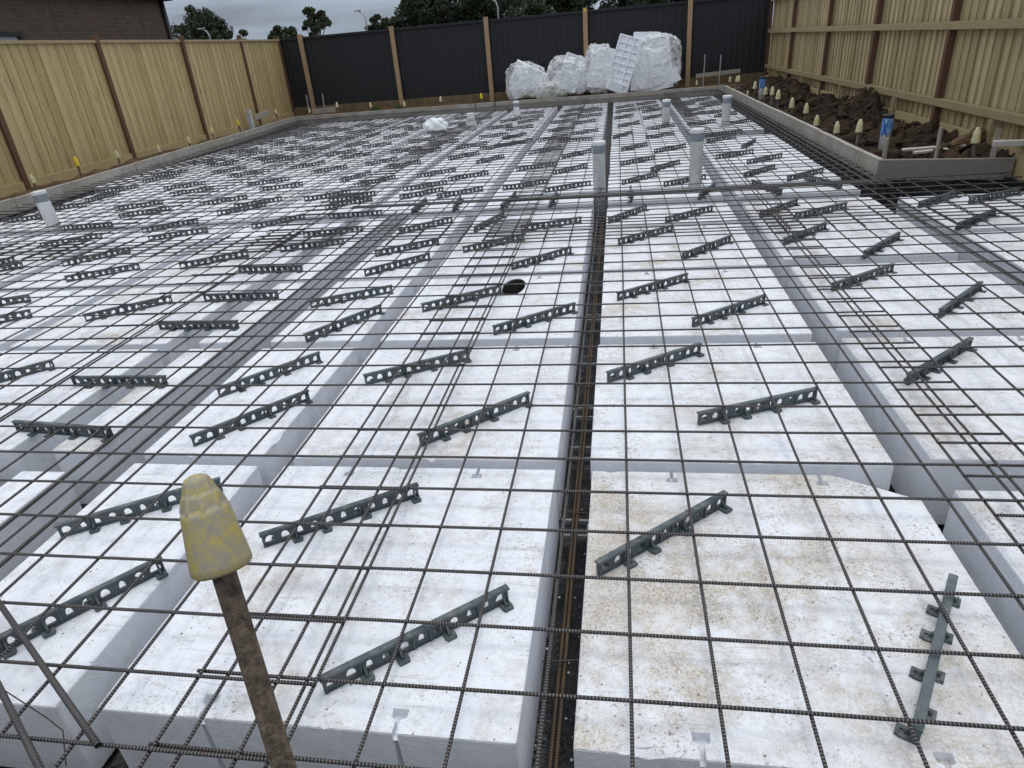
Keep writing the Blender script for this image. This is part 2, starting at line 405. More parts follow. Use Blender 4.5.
# ------------------------------------------------------------------ formwork boards round the slab
ORD = ['nearest', 'second nearest', 'third nearest', 'fourth nearest', 'fifth nearest', 'sixth nearest']
def board(p0, p1, z0, z1, th, label, group, bev=.004, m=FORM):
    p0, p1 = Vector((*p0, 0)), Vector((*p1, 0)); d = p1 - p0; L = d.length
    bm = N(); box(bm, .004, L - .004, -th / 2, th / 2, z0, z1)
    bmesh.ops.subdivide_edges(bm, edges=[e for e in bm.edges if abs((e.verts[0].co - e.verts[1].co).x) > .5], cuts=12)
    for v in bm.verts: v.co.y += .006 * noise.noise((v.co.x * .9 + p0.y, p0.x, 0)); v.co.z += .004 * noise.noise((v.co.x * 1.3, p0.y, 5))
    bmesh.ops.bevel(bm, geom=[e for e in bm.edges if e.calc_face_angle(0) > 1], offset=bev, segments=1, affect='EDGES')
    o = link('formwork_board', mesh('board', bm), m, loc=p0); o.rotation_euler = (0, 0, math.atan2(d.y, d.x))
    return tag(o, label, 'formwork board', group)
ys = [-1.2, 2.4, 6.2, 9.0, 11.9, 14.2, 16.58]
for i in range(6):
    board((kerb_l(ys[i]), ys[i]), (kerb_l(ys[i + 1]), ys[i + 1]), -.11, .08 + .006 * (i % 2), .05,
          'grey splashed formwork board along the left paling fence, %s the camera' % ORD[i], 'formwork boards')
bx_ = [-8.10, -5.3, -3.05, -2.55, .35, 3.14]
nb = ['leftmost', 'second from left', 'third from left, a short piece', 'fourth from left, before the foam bags', 'rightmost']
for i in range(5):
    board((bx_[i], 16.6 + .02 * (i % 2)), (bx_[i + 1] - (.03 if i in (1, 2) else 0), 16.6), -.11, .085, .05,
          'grey formwork board below the black back fence, ' + nb[i], 'formwork boards')
ys = [5.62, 7.9, 10.6, 13.3, 16.56]
for i in range(4):
    board((3.14, ys[i]), (3.14, ys[i + 1]), -.11, .085 + .005 * (i % 2), .05,
          'pale splashed formwork board beside the dark soil mound, %s the camera' % ORD[i], 'formwork boards')
board((3.12, 5.60), (4.205, 5.34), -.11, .085, .05, 'dark stained formwork board turning the corner towards the right paling fence', 'formwork boards', m=FORMD)
board((4.12, -1.15), (4.12, 4.25), -.11, .08, .05, 'formwork board along the foot of the right paling fence, outside the corner', 'formwork boards')
board((-6.75, -1.2), (4.12, -1.2), -.11, .06, .05, 'formwork board along the near edge of the slab by the capped stake', 'formwork boards')

# ------------------------------------------------------------------ foam pods
def pod_mesh(w, d, h=.30, notch=True, corner=None, hole=None, bev=.007, chips=0, front=False):
    bm = N(); box(bm, -w / 2, w / 2, -d / 2, d / 2, 0, h)
    if corner:
        c = corner
        bmesh.ops.bisect_plane(bm, geom=list(bm.verts) + list(bm.edges) + list(bm.faces), plane_co=(w / 2 - c, d / 2, 0), plane_no=Vector((1, 1.35, 0)).normalized(), clear_outer=True)
        bmesh.ops.holes_fill(bm, edges=list(bm.edges))
        bmesh.ops.bisect_plane(bm, geom=list(bm.verts) + list(bm.edges) + list(bm.faces), plane_co=(w / 2 - c * 1.9, d / 2, h), plane_no=Vector((.55, 1.0, .9)).normalized(), clear_outer=True)
        bmesh.ops.holes_fill(bm, edges=list(bm.edges))
    bmesh.ops.recalc_face_normals(bm, faces=list(bm.faces))
    bmesh.ops.bevel(bm, geom=list(bm.edges), offset=bev, segments=2, profile=.6, affect='EDGES')
    me = mesh('pod', bm)
    cut = N(); any_ = False
    if notch:
        for s in (-.255, .255):
            for q in ((0, 2) if front else (2,)):
                if q == 1 and s > 0 or q == 3 and s < 0: continue
                if (q % 2 == 0 and w < 1) or (q % 2 and d < 1): continue
                half = d / 2 if q % 2 == 0 else w / 2
                T = Matrix.Rotation(q * math.pi / 2, 4, 'Z')
                # keyhole slot: narrow groove open to the side, wide head on top
                pts = [(-.007, -half - .02), (.007, -half - .02), (.006, -half + .036), (.019, -half + .042), (.021, -half + .066), (-.021, -half + .066), (-.019, -half + .042), (-.006, -half + .036)]
                lo = [cut.verts.new(T @ Vector((s + x, y, h - (.026 if q == 0 else .03)))) for x, y in pts]
                hi = [cut.verts.new(T @ Vector((s + x, y, h + .02))) for x, y in pts]
                n_ = len(pts)
                for i in range(n_): cut.faces.new((lo[i], lo[(i + 1) % n_], hi[(i + 1) % n_], hi[i]))
                cut.faces.new(lo[::-1]); cut.faces.new(hi); any_ = True
                if q == 1: any_ = True; continue
                g0 = [(-.007, -half - .02), (.007, -half - .02), (.004, -half + .02), (-.004, -half + .02)]
                lo = [cut.verts.new(T @ Vector((s + x * 2.2, y, -.02))) for x, y in g0]
                hi = [cut.verts.new(T @ Vector((s + x * .98, y, h - (.0265 if q == 0 else .0305)))) for x, y in g0]
                for i in range(4): cut.faces.new((lo[i], lo[(i + 1) % 4], hi[(i + 1) % 4], hi[i]))
                cut.faces.new(lo[::-1]); cut.faces.new(hi)
    if hole:
        hx, hy, hr = hole
        lo = [cut.verts.new((hx + hr * math.cos(t), hy + 2.2 * hr * math.sin(t), -.05)) for t in [2 * math.pi * i / 28 for i in range(28)]]
        hi = [cut.verts.new(v.co + Vector((0, 0, h + .1))) for v in lo]
        for i in range(28): cut.faces.new((lo[i], lo[(i + 1) % 28], hi[(i + 1) % 28], hi[i]))
        cut.faces.new(lo[::-1]); cut.faces.new(hi); any_ = True
    for i in range(chips):
        e = random.choice(('f', 'f', 'l', 'r', 'b')); t = random.uniform(-.48, .48); rr = random.choice((.012, .015, .02, .026, .034))
        c = {'f': (t * w, -d / 2), 'b': (t * w, d / 2), 'l': (-w / 2, t * d), 'r': (w / 2, t * d)}[e]
        rv = bmesh.ops.create_icosphere(cut, subdivisions=2, radius=rr, matrix=Matrix.Translation((c[0], c[1], h + rr * .45)) @ Matrix.Diagonal((random.uniform(.8, 2.2) if e in 'fb' else .9, random.uniform(.8, 2.2) if e in 'lr' else .9, .8, 1)))
        for v in rv['verts']: v.co += Vector([random.gauss(0, rr * .12) for _ in range(3)])
        any_ = True
    if any_:
        bmesh.ops.recalc_face_normals(cut, faces=list(cut.faces))
        cme = bpy.data.meshes.new('cut'); cut.to_mesh(cme); cut.free()
        a_ = link('tmp', me); b_ = link('tmp_cut', cme)
        md = a_.modifiers.new('b', 'BOOLEAN'); md.object = b_; md.operation = 'DIFFERENCE'; md.solver = 'EXACT'; md.use_self = True
        dg = bpy.context.evaluated_depsgraph_get(); dg.update()
        res = bpy.data.meshes.new_from_object(a_.evaluated_get(dg))
        bpy.data.objects.remove(a_); bpy.data.objects.remove(b_)
        if len(res.polygons) > 10: me = res
    else: cut.free()
    me.materials.clear(); me.materials.append(FOAM)
    return me
POD = pod_mesh(1.09, 1.09)
cache = {}
def pod_data(w, d):
    if abs(w - 1.09) < .03 and abs(d - 1.09) < .03: return POD
    k = (round(w, 2), round(d, 2))
    if k not in cache: cache[k] = pod_mesh(*k, notch=min(k) > .4)
    return cache[k]
ROWS = [(-.68, .43), (.50, 1.59), (1.69, 2.78), (2.87, 3.96), (4.05, 4.72), (4.98, 5.48), (5.57, 6.40), (6.49, 7.58), (7.68, 8.77), (8.87, 9.96), (10.06, 11.15), (11.25, 12.34), (12.44, 13.53), (13.63, 14.72), (14.82, 15.91)]
R2R = [(-.74, .35), (.54, 1.63), (1.72, 2.81), (2.98, 4.05), (4.14, 4.72)] + ROWS[5:8] + [(7.68, 8.95), (9.55, 9.96)] + ROWS[10:]
R3R = [(-1.05, .04), (.13, 1.22), (1.31, 2.40), (2.49, 3.47), (3.57, 4.66)]
ROWL = [(-.74, .36), (.52, 1.61)] + ROWS[2:]
NEAR, FAR = slice(0, 5), slice(5, 15)
COLS = [  # x0, x1, rows, words for the column
    (.47, 1.56, ROWS, 'the first column right of the central trench'),
    (1.69, 2.78, R2R, 'the second column right of the central trench'),
    (3.0, 4.08, R3R, 'the short column by the right fence'),
    (-.77, .335, ROWS, 'the first column left of the central trench'),
    (-1.45, -.885, ROWS[:5], 'the narrow half column left of the trench'),
    (-1.92, -1.71, ROWL[:5], 'the thin strip column beside the wide left trench'),
    (-1.98, -.885, ROWS[5:], 'the second column left, behind the cross trench'),
    (-3.22, -2.13, ROWL, 'the third column left of the central trench'),
    (-4.42, -3.33, ROWL, 'the fourth column left of the central trench'),
    (-5.63, -4.54, ROWL, 'the fifth column left of the central trench'),
    (-6.85, -5.76, ROWS[3:], 'the sixth column left of the central trench'),
    (-7.32, -6.97, ROWS[8:], 'the cut strips along the left formwork'),
]
NTH = ['nearest', 'second', 'third', 'fourth', 'fifth', 'sixth', 'seventh', 'eighth', 'ninth', 'tenth', 'eleventh', 'twelfth', 'thirteenth', 'fourteenth', 'fifteenth']
PODS = []
for ci, (x0, x1, rows, words) in enumerate(COLS):
    for ri, (y0, y1) in enumerate(rows):
        cx, cy = (x0 + x1) / 2, (y0 + y1) / 2
        extra = ''
        if ci == 0 and ri == 0: me = pod_mesh(1.09, 1.11, corner=.13, chips=9, front=True); extra = 'dirty '
        elif ci == 3 and ri == 2: me = pod_mesh(x1 - x0, y1 - y0, hole=(-.115 - cx, 2.56 - cy, .078)); extra = 'holed '
        elif ri < 3 and x1 - x0 > .4 and ci != 2: me = pod_mesh(x1 - x0, y1 - y0, chips=7, front=ri == 0)
        else: me = pod_data(x1 - x0, y1 - y0)
        o = link('foam_pod', me, FOAM, loc=(cx + random.uniform(-.005, .005), cy + random.uniform(-.006, .006), -.37 + random.uniform(-.004, .003)))
        if extra != 'holed ': o.rotation_euler = (random.uniform(-.002, .002), random.uniform(-.002, .002), random.uniform(-.006, .006))
        d = 1.0 if (ci == 0 and ri == 0) else max(.0, random.gauss(.38, .22))
        if ci in (0, 1) and ri < 6: d = max(d, random.uniform(.6, .85))
        elif ci in (2, 3) and ri < 5: d = max(d, .5)
        o.color = (d, d, d, 1)
        tag(o, 'white %sfoam pod, %s in %s' % (extra, NTH[ri] + (' back' if ri else ''), words), 'foam pod', 'foam pods between the trenches')
        PODS.append((x0, x1, y0, y1, ri, words))
bm = N(); tube(bm, [(0, 0, -.30), (0, 0, .0)], .074, 24, False); bmesh.ops.solidify(bm, geom=list(bm.faces), thickness=.004); bmesh.ops.scale(bm, vec=(1, 2.19, 1), verts=list(bm.verts))
tag(link('drain_pipe', mesh('drain', bm), DRAIN, loc=(-.115, 2.56, -.075)), 'black drain pipe end sunk in the round hole of a foam pod', 'pipe')

# ------------------------------------------------------------------ steel mesh sheets
bars = {}
def bar_mesh(L, r, m, sag=.0035):
    k = (round(L, 2), r, m.name, random.randrange(4))
    if k not in bars:
        bm = N(); n_ = max(2, int(L / .22)); ph = random.random() * 90
        tube(bm, [(L * i / n_, sag * noise.noise((L * i / n_ * 1.1, ph, 0)), sag * .9 * noise.noise((L * i / n_ * 1.4, ph, 7)))
                  for i in range(n_ + 1)], r, 8)
        bars[k] = mesh('bar', bm); bars[k].materials.append(m)
    return bars[k]
def mesh_sheet(x0, x1, y0, y1, xs, yoff, z, label, clip=None):
    root = empty('mesh_sheet', (x0, y0, z), label, 'steel mesh', 'steel mesh sheets over the foam')
    for x in xs:
        b0, b1 = y0, y1
        if clip: b0, b1 = clip('y', x, y0, y1)
        if b1 - b0 < .25: continue
        o = link('long_bar', bar_mesh(b1 - b0, 0.0048, REBAR), parent=root, loc=(x - x0 + random.uniform(-.003, .003), b0 - y0, -.0088))
        o.rotation_euler = (0, 0, math.pi / 2 + random.uniform(-.0012, .0012))
    k = math.ceil((y0 + .03 - yoff) / .2)
    while k * .2 + yoff < y1 - .02:
        y = k * .2 + yoff; k += 1
        a_, b_ = x0, x1
        if clip: a_, b_ = clip('x', y, x0, x1)
        if b_ - a_ < .25: continue
        o = link('cross_bar', bar_mesh(b_ - a_, 0.0048, REBAR), parent=root, loc=(a_ - x0, y - y0 + random.uniform(-.003, .003), random.uniform(-.0004, .0004)))
        o.rotation_euler = (0, random.uniform(-.0006, .0006), random.uniform(-.0012, .0012))
def clip_l(ax, t, a_, b_):
    if ax == 'x': return max(a_, kerb_l(t) + .20), b_
    ymax = (t - .07 + 6.82) / -.0775
    return max(a_, ymax if t < -7.0 and False else a_), b_
def clip_r(ax, t, a_, b_):
    if ax == 'x': return a_, (2.97 if t > 5.05 else 4.0)
    return (a_, b_) if t < 2.99 else (a_, min(b_, 5.05))
SC = [('C', -.5, 1.93, [-.42] + [-.2 + .2 * i for i in range(10)] + [1.7, 1.8], 0.0, 0.0, None, 'over the central trench'),
      ('R', 1.68, 4.12, [1.822, 1.93] + [2.13 + .2 * i for i in range(10)], .11, .017, clip_r, 'on the right by the soil mound'),
      ('L', -2.60, -.16, [-.17, -.27] + [-.48 - .2 * i for i in range(10)], -.026, .017, None, 'left of the central trench'),
      ('LL', -4.70, -2.26, [-2.29, -2.39] + [-2.59 - .2 * i for i in range(10)], .012, 0.0, None, 'second left of the central trench'),
      ('LLL', -6.80, -4.36, [-4.46 - .2 * i for i in range(12)], -.03, .017, None, 'third left of the central trench'),
      ('LLLL', -8.2, -6.46, [-6.56 - .2 * i for i in range(8)], .05, 0.0, clip_l, 'along the left formwork board')]
SR = [(-1.08, 4.03, 0, 0.0, 'nearest the camera'), (3.42, 9.42, .065, .009, 'second row from the camera'), (8.90, 14.90, .13, 0.0, 'third row from the camera'), (14.40, 16.42, .03, .009, 'farthest, by the back fence')]
for (nm, x0, x1, xs, yo, z, cl, w1) in SC:
    for (y0, y1, dy, dz, w2) in SR:
        if nm == 'LLLL':
            if y1 < 5: continue
            xs2 = [x for x in xs if x > kerb_l(y0) + .2]
        else: xs2 = xs
        mesh_sheet(x0, x1, y0, y1, xs2, yo + dy, z + dz, 'dark steel mesh sheet %s, %s' % (w1, w2), cl)

# ------------------------------------------------------------------ bars in the trenches
def bar(p0, p1, r, m, label, name='reinforcing_bar', group=None):
    p0, p1 = Vector(p0), Vector(p1)
    o = link(name, bar_mesh((p1 - p0).length, r, m), loc=p0)
    o.rotation_mode = 'QUATERNION'; o.rotation_quaternion = (p1 - p0).to_track_quat('X', 'Z')
    return tag(o, label, 'steel bar', group)
G1 = 'loose bars in the trenches'
bar((.396, -1.1, -.315), (.416, 15.9, -.318), .0065, RUST, 'rusty bar low in the central trench, right one of two side by side', group=G1)
bar((.412, -1.1, -.300), (.432, 15.9, -.312), .006, RUST, 'brown bar low in the central trench, left one of two side by side', group=G1)
for x, z, w in ((-1.665, -.055, 'upper left'), (-1.555, -.10, 'upper right'), (-1.70, -.315, 'lower left'), (-1.52, -.315, 'lower right')):
    bar((x, -1.1, z), (x, 4.95, z), .0075, REBAR if z > -.2 else RUST, 'thick bar along the wide left trench, %s of its cage' % w, group=G1)
for i, (y, z) in enumerate(((4.84, .024), (4.875, .026), (4.91, .024))):
    bar((-2.1, y, z), (3.0, y + .02, z), .0075, REBAR, 'thick dark bar along the cross trench, %s of three' % ('nearest', 'middle', 'farthest')[i], group=G1)
for i, x in enumerate((2.80, 2.87, 2.94)):
    bar((x, 4.72, .03), (x, 16.4, .03), .006, REBAR, 'bar along the soil mound formwork, %s of three' % ('leftmost', 'middle', 'rightmost')[i], group=G1)
for i, x in enumerate((2.845, 2.93)):
    bar((x, -1.1, -.05), (x, 4.66, -.05), .006, REBAR, 'bar in the right trench before the corner, %s of two' % ('left', 'right')[i], group=G1)
bar((-1.32, -.385, .026), (-.60, -.83, .026), 0.0080, REBAR, 'thick dark bar lying askew on the mesh by the left picture edge, upper of two', group=G1)
bar((-1.42, -.42, .026), (-.62, -.945, .026), 0.0080, REBAR, 'thick dark bar lying askew on the mesh by the left picture edge, lower of two', group=G1)
# small edge cage along the mound: stirrups
def ligature(x0, x1, y, z0, z1):
    bm = N(); tube(bm, [(x0, y, z0), (x0, y, z1), (x1, y, z1), (x1, y, z0), (x0, y, z0)], .004, 6)
    return mesh('lig', bm)
lig = ligature(-.075, .075, 0, -.3, .028); lig.materials.append(REBAR)
for i in range(26):
    o = link('stirrup', lig, loc=(2.87, 5.1 + i * .42, 0))
    tag(o, 'steel stirrup around the bars in the trench below the soil mound formwork', 'stirrup', 'stirrups in the mound side trench')
# trench spacers across the central trench
def spacer_mesh():
    bm = N()
    for y in (-.045, .045):
        box(bm, -.055, .055, y - .006, y + .006, .035, .055)
        for x in (-.05, .0, .05): box(bm, x - .006, x + .006, y - .006, y + .006, .0, .035)
    for x in (-.05, .05): box(bm, x - .005, x + .005, -.039, .039, .03, .042)
    return mesh('spacer', bm, .002)
SPM = spacer_mesh(); SPM.materials.append(m_plain('grey_plastic', (.27, .29, .29), .5))
for i in range(24):
    y = -.62 + .36 * i
    bar((.345, y, -.292), (.462, y + random.uniform(-.02, .02), -.292), .0035, BRIGHT if i % 3 else RUST, 'short cross wire over the rusty bars in the central trench, beyond the grey spacers' if False else 'short cross wire lying over the rusty bars in the central trench', 'cross_wire', 'cross wires in the central trench')
ysp = (.40, .93, 1.30, 1.92, 2.6, 3.3, 4.2, 5.6, 7.2)
for i, y in enumerate(ysp):
    tag(link('trench_spacer', SPM, loc=(.405, y, -.372)), 'grey plastic spacer under bars in the central trench, %s from the camera' % NTH[i] if i else 'grey plastic spacer under bars in the central trench, nearest the camera', 'spacer', 'spacers in the central trench')

# ------------------------------------------------------------------ plastic bar chairs
CL, CH_ = .55, .057            # length, height
def hole_panel(bm, x0, x1, z0, z1, hx0, hx1, hz0, hz1, y0, y1, arch=True):
    cx, cz = (x0 + x1) / 2, (z0 + z1) / 2
    hc = (hx0 + hx1) / 2
    inner = [(hx0, hz0), (hx1, hz0), (hx1, hz0 + (hz1 - hz0) * .5), (hx1 - (hx1 - hx0) * .2, hz1 - (hz1 - hz0) * .12), (hc, hz1), (hx0 + (hx1 - hx0) * .2, hz1 - (hz1 - hz0) * .12), (hx0, hz0 + (hz1 - hz0) * .5)]
    outer = [(x0, z0), (x1, z0), (x1, cz), (x1, z1), (hc, z1), (x0, z1), (x0, cz)]
    n = len(inner); F_ = {}
    for y in (y0, y1):
        F_[y] = ([bm.verts.new((a_, y, b_)) for a_, b_ in outer], [bm.verts.new((a_, y, b_)) for a_, b_ in inner])
        o, i_ = F_[y]
        for q in range(n):
            f = (o[q], o[(q + 1) % n], i_[(q + 1) % n], i_[q])
            bm.faces.new(f if y == y0 else f[::-1])
    for q in range(n):
        bm.faces.new((F_[y0][1][q], F_[y0][1][(q + 1) % n], F_[y1][1][(q + 1) % n], F_[y1][1][q]))
        bm.faces.new((F_[y0][0][q], F_[y1][0][q], F_[y1][0][(q + 1) % n], F_[y0][0][(q + 1) % n]))
def rail_mesh():
    bm = N(); n = 11; w = CL / n
    for i in range(n):
        x0 = -CL / 2 + i * w
        big = i in (0, 1, 3, 4, 6, 7, 9, 10)
        m_ = .009 if i in (0, n - 1) else (.012 if big else .016)
        hole_panel(bm, x0, x0 + w, .004, CH_ - .006, x0 + m_, x0 + w - m_, .014, CH_ - .014, -.0042, .0042)
    # rounded top flange
    for (h_, z0, z1) in ((.0115, CH_ - .007, CH_ - .0015), (.0085, CH_ - .0015, CH_)):
        box(bm, -CL / 2 - .004, CL / 2 + .004, -h_, h_, z0, z1)
    box(bm, -CL / 2, CL / 2, -.007, .007, 0, .005)
    for i in (0, 2, 5, 6, 9, n):
        x = -CL / 2 + i * w; x = max(-CL / 2 + .005, min(CL / 2 - .005, x))
        box(bm, x - .003, x + .003, -.010, .010, .003, CH_ - .004)
    return mesh('rail', bm)
def foot_mesh(s):
    bm = N(); y0, y1 = (.004, .031) if s > 0 else (-.031, -.004)
    a_, b_ = min(y0, y1), max(y0, y1)
    far = y1 if s > 0 else y0
    box(bm, -.017, -.006, a_, b_ - .003 if s > 0 else b_, 0, .008)
    box(bm, .006, .017, a_, b_, 0, .008)
    box(bm, -.0145, .0145, far - .008, far, .001, .0105)
    box(bm, -.006, .006, a_, b_, 0, .004)
    # sloped gusset
    v = [bm.verts.new(p) for p in ((-.0035, s * .004, .040), (-.0035, s * .022, .010), (-.0035, s * .004, .010), (.0035, s * .004, .040), (.0035, s * .022, .010), (.0035, s * .004, .010))]
    for f in ((0, 1, 2), (3, 5, 4), (0, 3, 4, 1), (1, 4, 5, 2), (2, 5, 3, 0)): bm.faces.new([v[q] for q in f])
    return mesh('foot', bm)
RAIL, FP, FN = rail_mesh(), foot_mesh(1), foot_mesh(-1)
for q in (RAIL, FP, FN): q.materials.append(CHAIRM)
FEET = [(-.23, 1), (-.165, -1), (-.085, 1), (-.065, -1), (.055, 1), (.075, -1), (.18, 1), (.258, -1)]
bm = N(); bm.from_mesh(RAIL)
for x, s in FEET:
    t = N(); t.from_mesh(FP if s > 0 else FN); bmesh.ops.translate(t, verts=list(t.verts), vec=(x, 0, 0))
    tm = bpy.data.meshes.new('t'); t.to_mesh(tm); t.free(); bm.from_mesh(tm); bpy.data.meshes.remove(tm)
WHOLE = bpy.data.meshes.new('bar_chair'); bm.to_mesh(WHOLE); bm.free(); WHOLE.materials.append(CHAIRM)
CHAIRS = """-1.17,0.11,33;-1.07,-0.39,51;0.04,-0.41,39;0.72,0.06,41;1.35,-0.36,-119;-0.38,0.10,33;-0.03,0.77,42;-0.43,1.28,31;0.75,1.31,35;1.15,0.88,23;2.01,1.30,43;2.41,2.06,48;2.04,2.47,37;1.19,1.97,38;0.79,2.40,37;0.10,1.91,38;-0.41,2.28,35;-1.20,1.21,49;-1.07,0.77,50;-2.03,1.14,0;-1.96,0.65,-6;-2.04,1.91,-1;-2.77,2.25,39;-2.03,2.43,2;-2.81,1.17,44;-3.73,2.04,36;-4.06,2.41,27;-3.64,3.12,33;-1.19,2.37,29;-1.06,1.90,56;-1.08,3.07,43;0.02,3.10,43;-0.42,3.56,37;-0.00,4.11,23;-0.58,4.29,71;-1.14,3.54,34;-1.17,4.26,42;-0.46,5.96,31;-1.27,6.73,36;-1.47,5.12,90;-1.07,5.15,95;-0.53,5.15,83;-0.07,5.14,88;-1.62,5.78,42;-2.95,8.39,49;-2.47,7.96,45;-2.91,7.15,62;-2.47,6.74,49;-1.77,7.09,39;-1.70,8.49,45;-1.21,7.99,55;-2.47,9.20,38;-2.90,9.54,42;-3.69,10.40,40;-1.79,9.57,36;-1.35,9.27,41;-1.01,9.58,43;-2.42,10.21,36;-2.94,10.71,39;-2.67,11.42,23;-3.72,11.65,47;-4.34,12.11,80;-1.61,10.68,30;-1.19,10.41,50;-2.07,4.85,7;-2.37,5.46,42;-2.81,5.93,32;-2.84,4.70,44;-3.64,5.43,45;-4.17,5.97,33;-3.76,6.69,29;-4.17,7.15,34;-4.17,8.46,38;-3.59,7.91,44;-4.96,8.00,47;-5.48,8.43,47;-5.42,9.69,36;-5.07,9.30,39;-5.33,10.78,21;-4.90,10.42,36;-4.10,9.68,37;-4.20,10.75,57;-5.36,11.98,21;-5.03,11.98,28;-5.62,13.62,15;-4.98,12.92,38;-6.53,14.10,65;-2.04,4.17,14;-2.06,3.73,19;-2.79,3.39,37;-2.12,3.06,-3;-4.89,4.28,35;-5.19,4.90,8;-5.30,5.94,32;-4.92,5.51,35;-4.09,4.75,40;-3.74,4.35,30;-4.09,3.62,46;-5.48,7.22,34;-5.07,6.74,37;-6.48,5.51,32;-6.50,6.08,28;-5.20,3.51,25;-4.94,3.31,29;-6.38,8.02,51;-6.39,6.70,80;1.21,9.35,38;0.65,9.69,57;0.80,8.35,49;1.27,8.01,38;0.82,7.17,38;1.13,6.69,50;0.81,5.99,46;0.66,4.36,53;1.18,4.25,40;1.43,5.15,69;0.70,5.20,-90;2.02,8.61,38;2.00,7.23,30;2.13,9.17,13;0.76,11.07,47;0.69,12.38,49;1.24,12.02,44;0.74,13.54,40;1.28,13.26,38;2.29,7.99,63;2.27,6.79,36;2.08,6.05,46;1.99,5.20,-72;2.54,5.32,-70;1.93,4.32,47;2.23,4.17,32;1.21,3.22,47;0.79,3.63,39;1.95,3.50,46;2.36,3.13,50;3.20,3.71,42;3.21,4.40,39;3.64,4.42,28;-0.46,7.15,26;-0.01,6.82,45;-0.49,8.55,37;0.01,8.02,46;-0.48,9.81,35;-0.10,9.44,9;-0.44,10.99,37;0.02,10.39,38;-0.50,12.23,27;-0.07,11.89,38;-0.42,13.41,38;-0.00,13.03,32;-0.07,14.36,39;-1.28,11.68,25;-1.20,10.41,47;-1.14,9.46,38;-1.35,14.47,18;-1.27,13.56,18;1.20,14.84,38;2.01,13.93,46;2.42,14.85,38;2.06,12.79,39;2.50,13.53,42;2.38,12.16,34;1.96,10.59,28"""

spots = [tuple(map(float, s.split(','))) for s in CHAIRS.split(';')]
# the two per pod that perspective hides in the far left rows
for (x0, x1, y0, y1, ri, words) in PODS:
    if x1 - x0 < 1 or y1 - y0 < .8 or y0 < 2 or y0 > 14.8: continue
    inside = [s for s in spots if x0 - .1 < s[0] < x1 + .1 and y0 - .1 < s[1] < y1 + .1]
    cx, cy = (x0 + x1) / 2, (y0 + y1) / 2
    if y0 > 5 and len(inside) < 2:
        for dx, dy in ((-.24, .24), (.24, -.24)):
            if all(math.hypot(s[0] - cx - dx, s[1] - cy - dy) > .36 for s in inside):
                spots.append((cx + dx + random.uniform(-.05, .05), cy + dy + random.uniform(-.05, .05), random.uniform(30, 46)))
onpod = {}
for s in spots:
    best = min(PODS, key=lambda p: max(p[0] - s[0], s[0] - p[1], 0) + max(p[2] - s[1], s[1] - p[3], 0))
    onpod.setdefault(best, []).append(s)
POS = {1: ['the only one'], 2: ['nearer one', 'farther one'], 3: ['nearest of three', 'middle of three', 'farthest of three'], 4: ['nearest of four', 'second of four', 'third of four', 'farthest of four']}
for pod, lst in onpod.items():
    lst.sort(key=lambda s: s[1])
    w = pod[5].replace(' of the central trench', ' of trench').replace('beside the wide left trench', 'by left trench').replace(', behind the cross trench', '').replace(' of the trench', ' of trench').replace('by the right fence', 'by right fence').replace('along the left formwork', 'by left formwork').replace('the ', '', 1)
    for i, (x, y, an) in enumerate(lst):
        lab = 'grey bar chair, %s on %s pod in %s' % (POS[min(4, len(lst))][min(i, 3)], NTH[pod[4]], w)
        if len(lst) == 1: lab = 'grey bar chair alone on %s pod in %s' % (NTH[pod[4]], w)
        z = -.0715
        if y < 4.6:
            t = empty('bar_chair', (x, y, z), lab, 'bar chair', 'bar chairs holding up the mesh', rad(an))
            link('rail', RAIL, parent=t)
            for fx, s in FEET: link('foot', FP if s > 0 else FN, parent=t, loc=(fx, 0, 0))
        else:
            t = link('bar_chair', WHOLE, loc=(x, y, z)); t.rotation_euler = (0, 0, rad(an))
            tag(t, lab, 'bar chair', 'bar chairs holding up the mesh')

# ------------------------------------------------------------------ standing pipes
def pipe(x, y, ztop, r, label, m=PVC, band=True, tilt=(0, 0), capm=PVC, bandm=TAPE, z0=-.38):
    t = empty('standing_pipe', (x, y, z0), label, 'pipe', 'standing drain pipes'); h = ztop - z0
    t.rotation_euler = (tilt[0], tilt[1], 0)
    bm = N(); lathe(bm, [(r, 0), (r, h - .01), (r * .97, h - .004)], 28); link('pipe_wall', mesh('pipe', bm), m, t)
    if band:
        bm = N(); lathe(bm, [(r * 1.02, h - .11), (r * 1.03, h - .108), (r * 1.03, h - .037), (r * 1.02, h - .035)], 28); link('tape_band', mesh('band', bm), bandm, t)
        bm = N(); lathe(bm, [(r * 1.06, h - .034), (r * 1.08, h - .03), (r * 1.08, h - .004), (r * 1.04, h + .004), (r * .6, h + .007)], 28); link('end_cap', mesh('cap', bm), capm, t)
    return t
pipe(-5.51, 4.82, .37, .068, 'white capped pipe standing by the left formwork near the left fence', tilt=(0, rad(-4)))
pipe(.385, 5.36, .45, .063, 'greyish capped pipe standing in the central trench', PVCG)
pipe(1.35, 5.5, .49, .064, 'tall greyish capped pipe right of the central trench, nearest pair', PVCG)
pipe(1.375, 10.61, .35, .066, 'distant capped pipe right of the central trench, before the foam bags', PVCG)
pipe(2.30, 10.23, .38, .068, 'distant capped pipe standing close to the soil mound formwork', PVCG)
pipe(-1.55, 13.36, .30, .062, 'slim white pipe standing below the leftmost foam bag', PVC)
t = pipe(-2.27, 12.01, .10, .10, 'squat grey pipe fitting with white cap near the far formwork', PVCG, band=False)
bm = N(); lathe(bm, [(.086, .478), (.080, .56), (.06, .60)], 24); link('neck', mesh('neck', bm), PVCG, t)
bm = N(); lathe(bm, [(.064, .60), (.066, .602), (.066, .622), (.05, .626)], 24); link('end_cap', mesh('cap', bm), PVC, t)
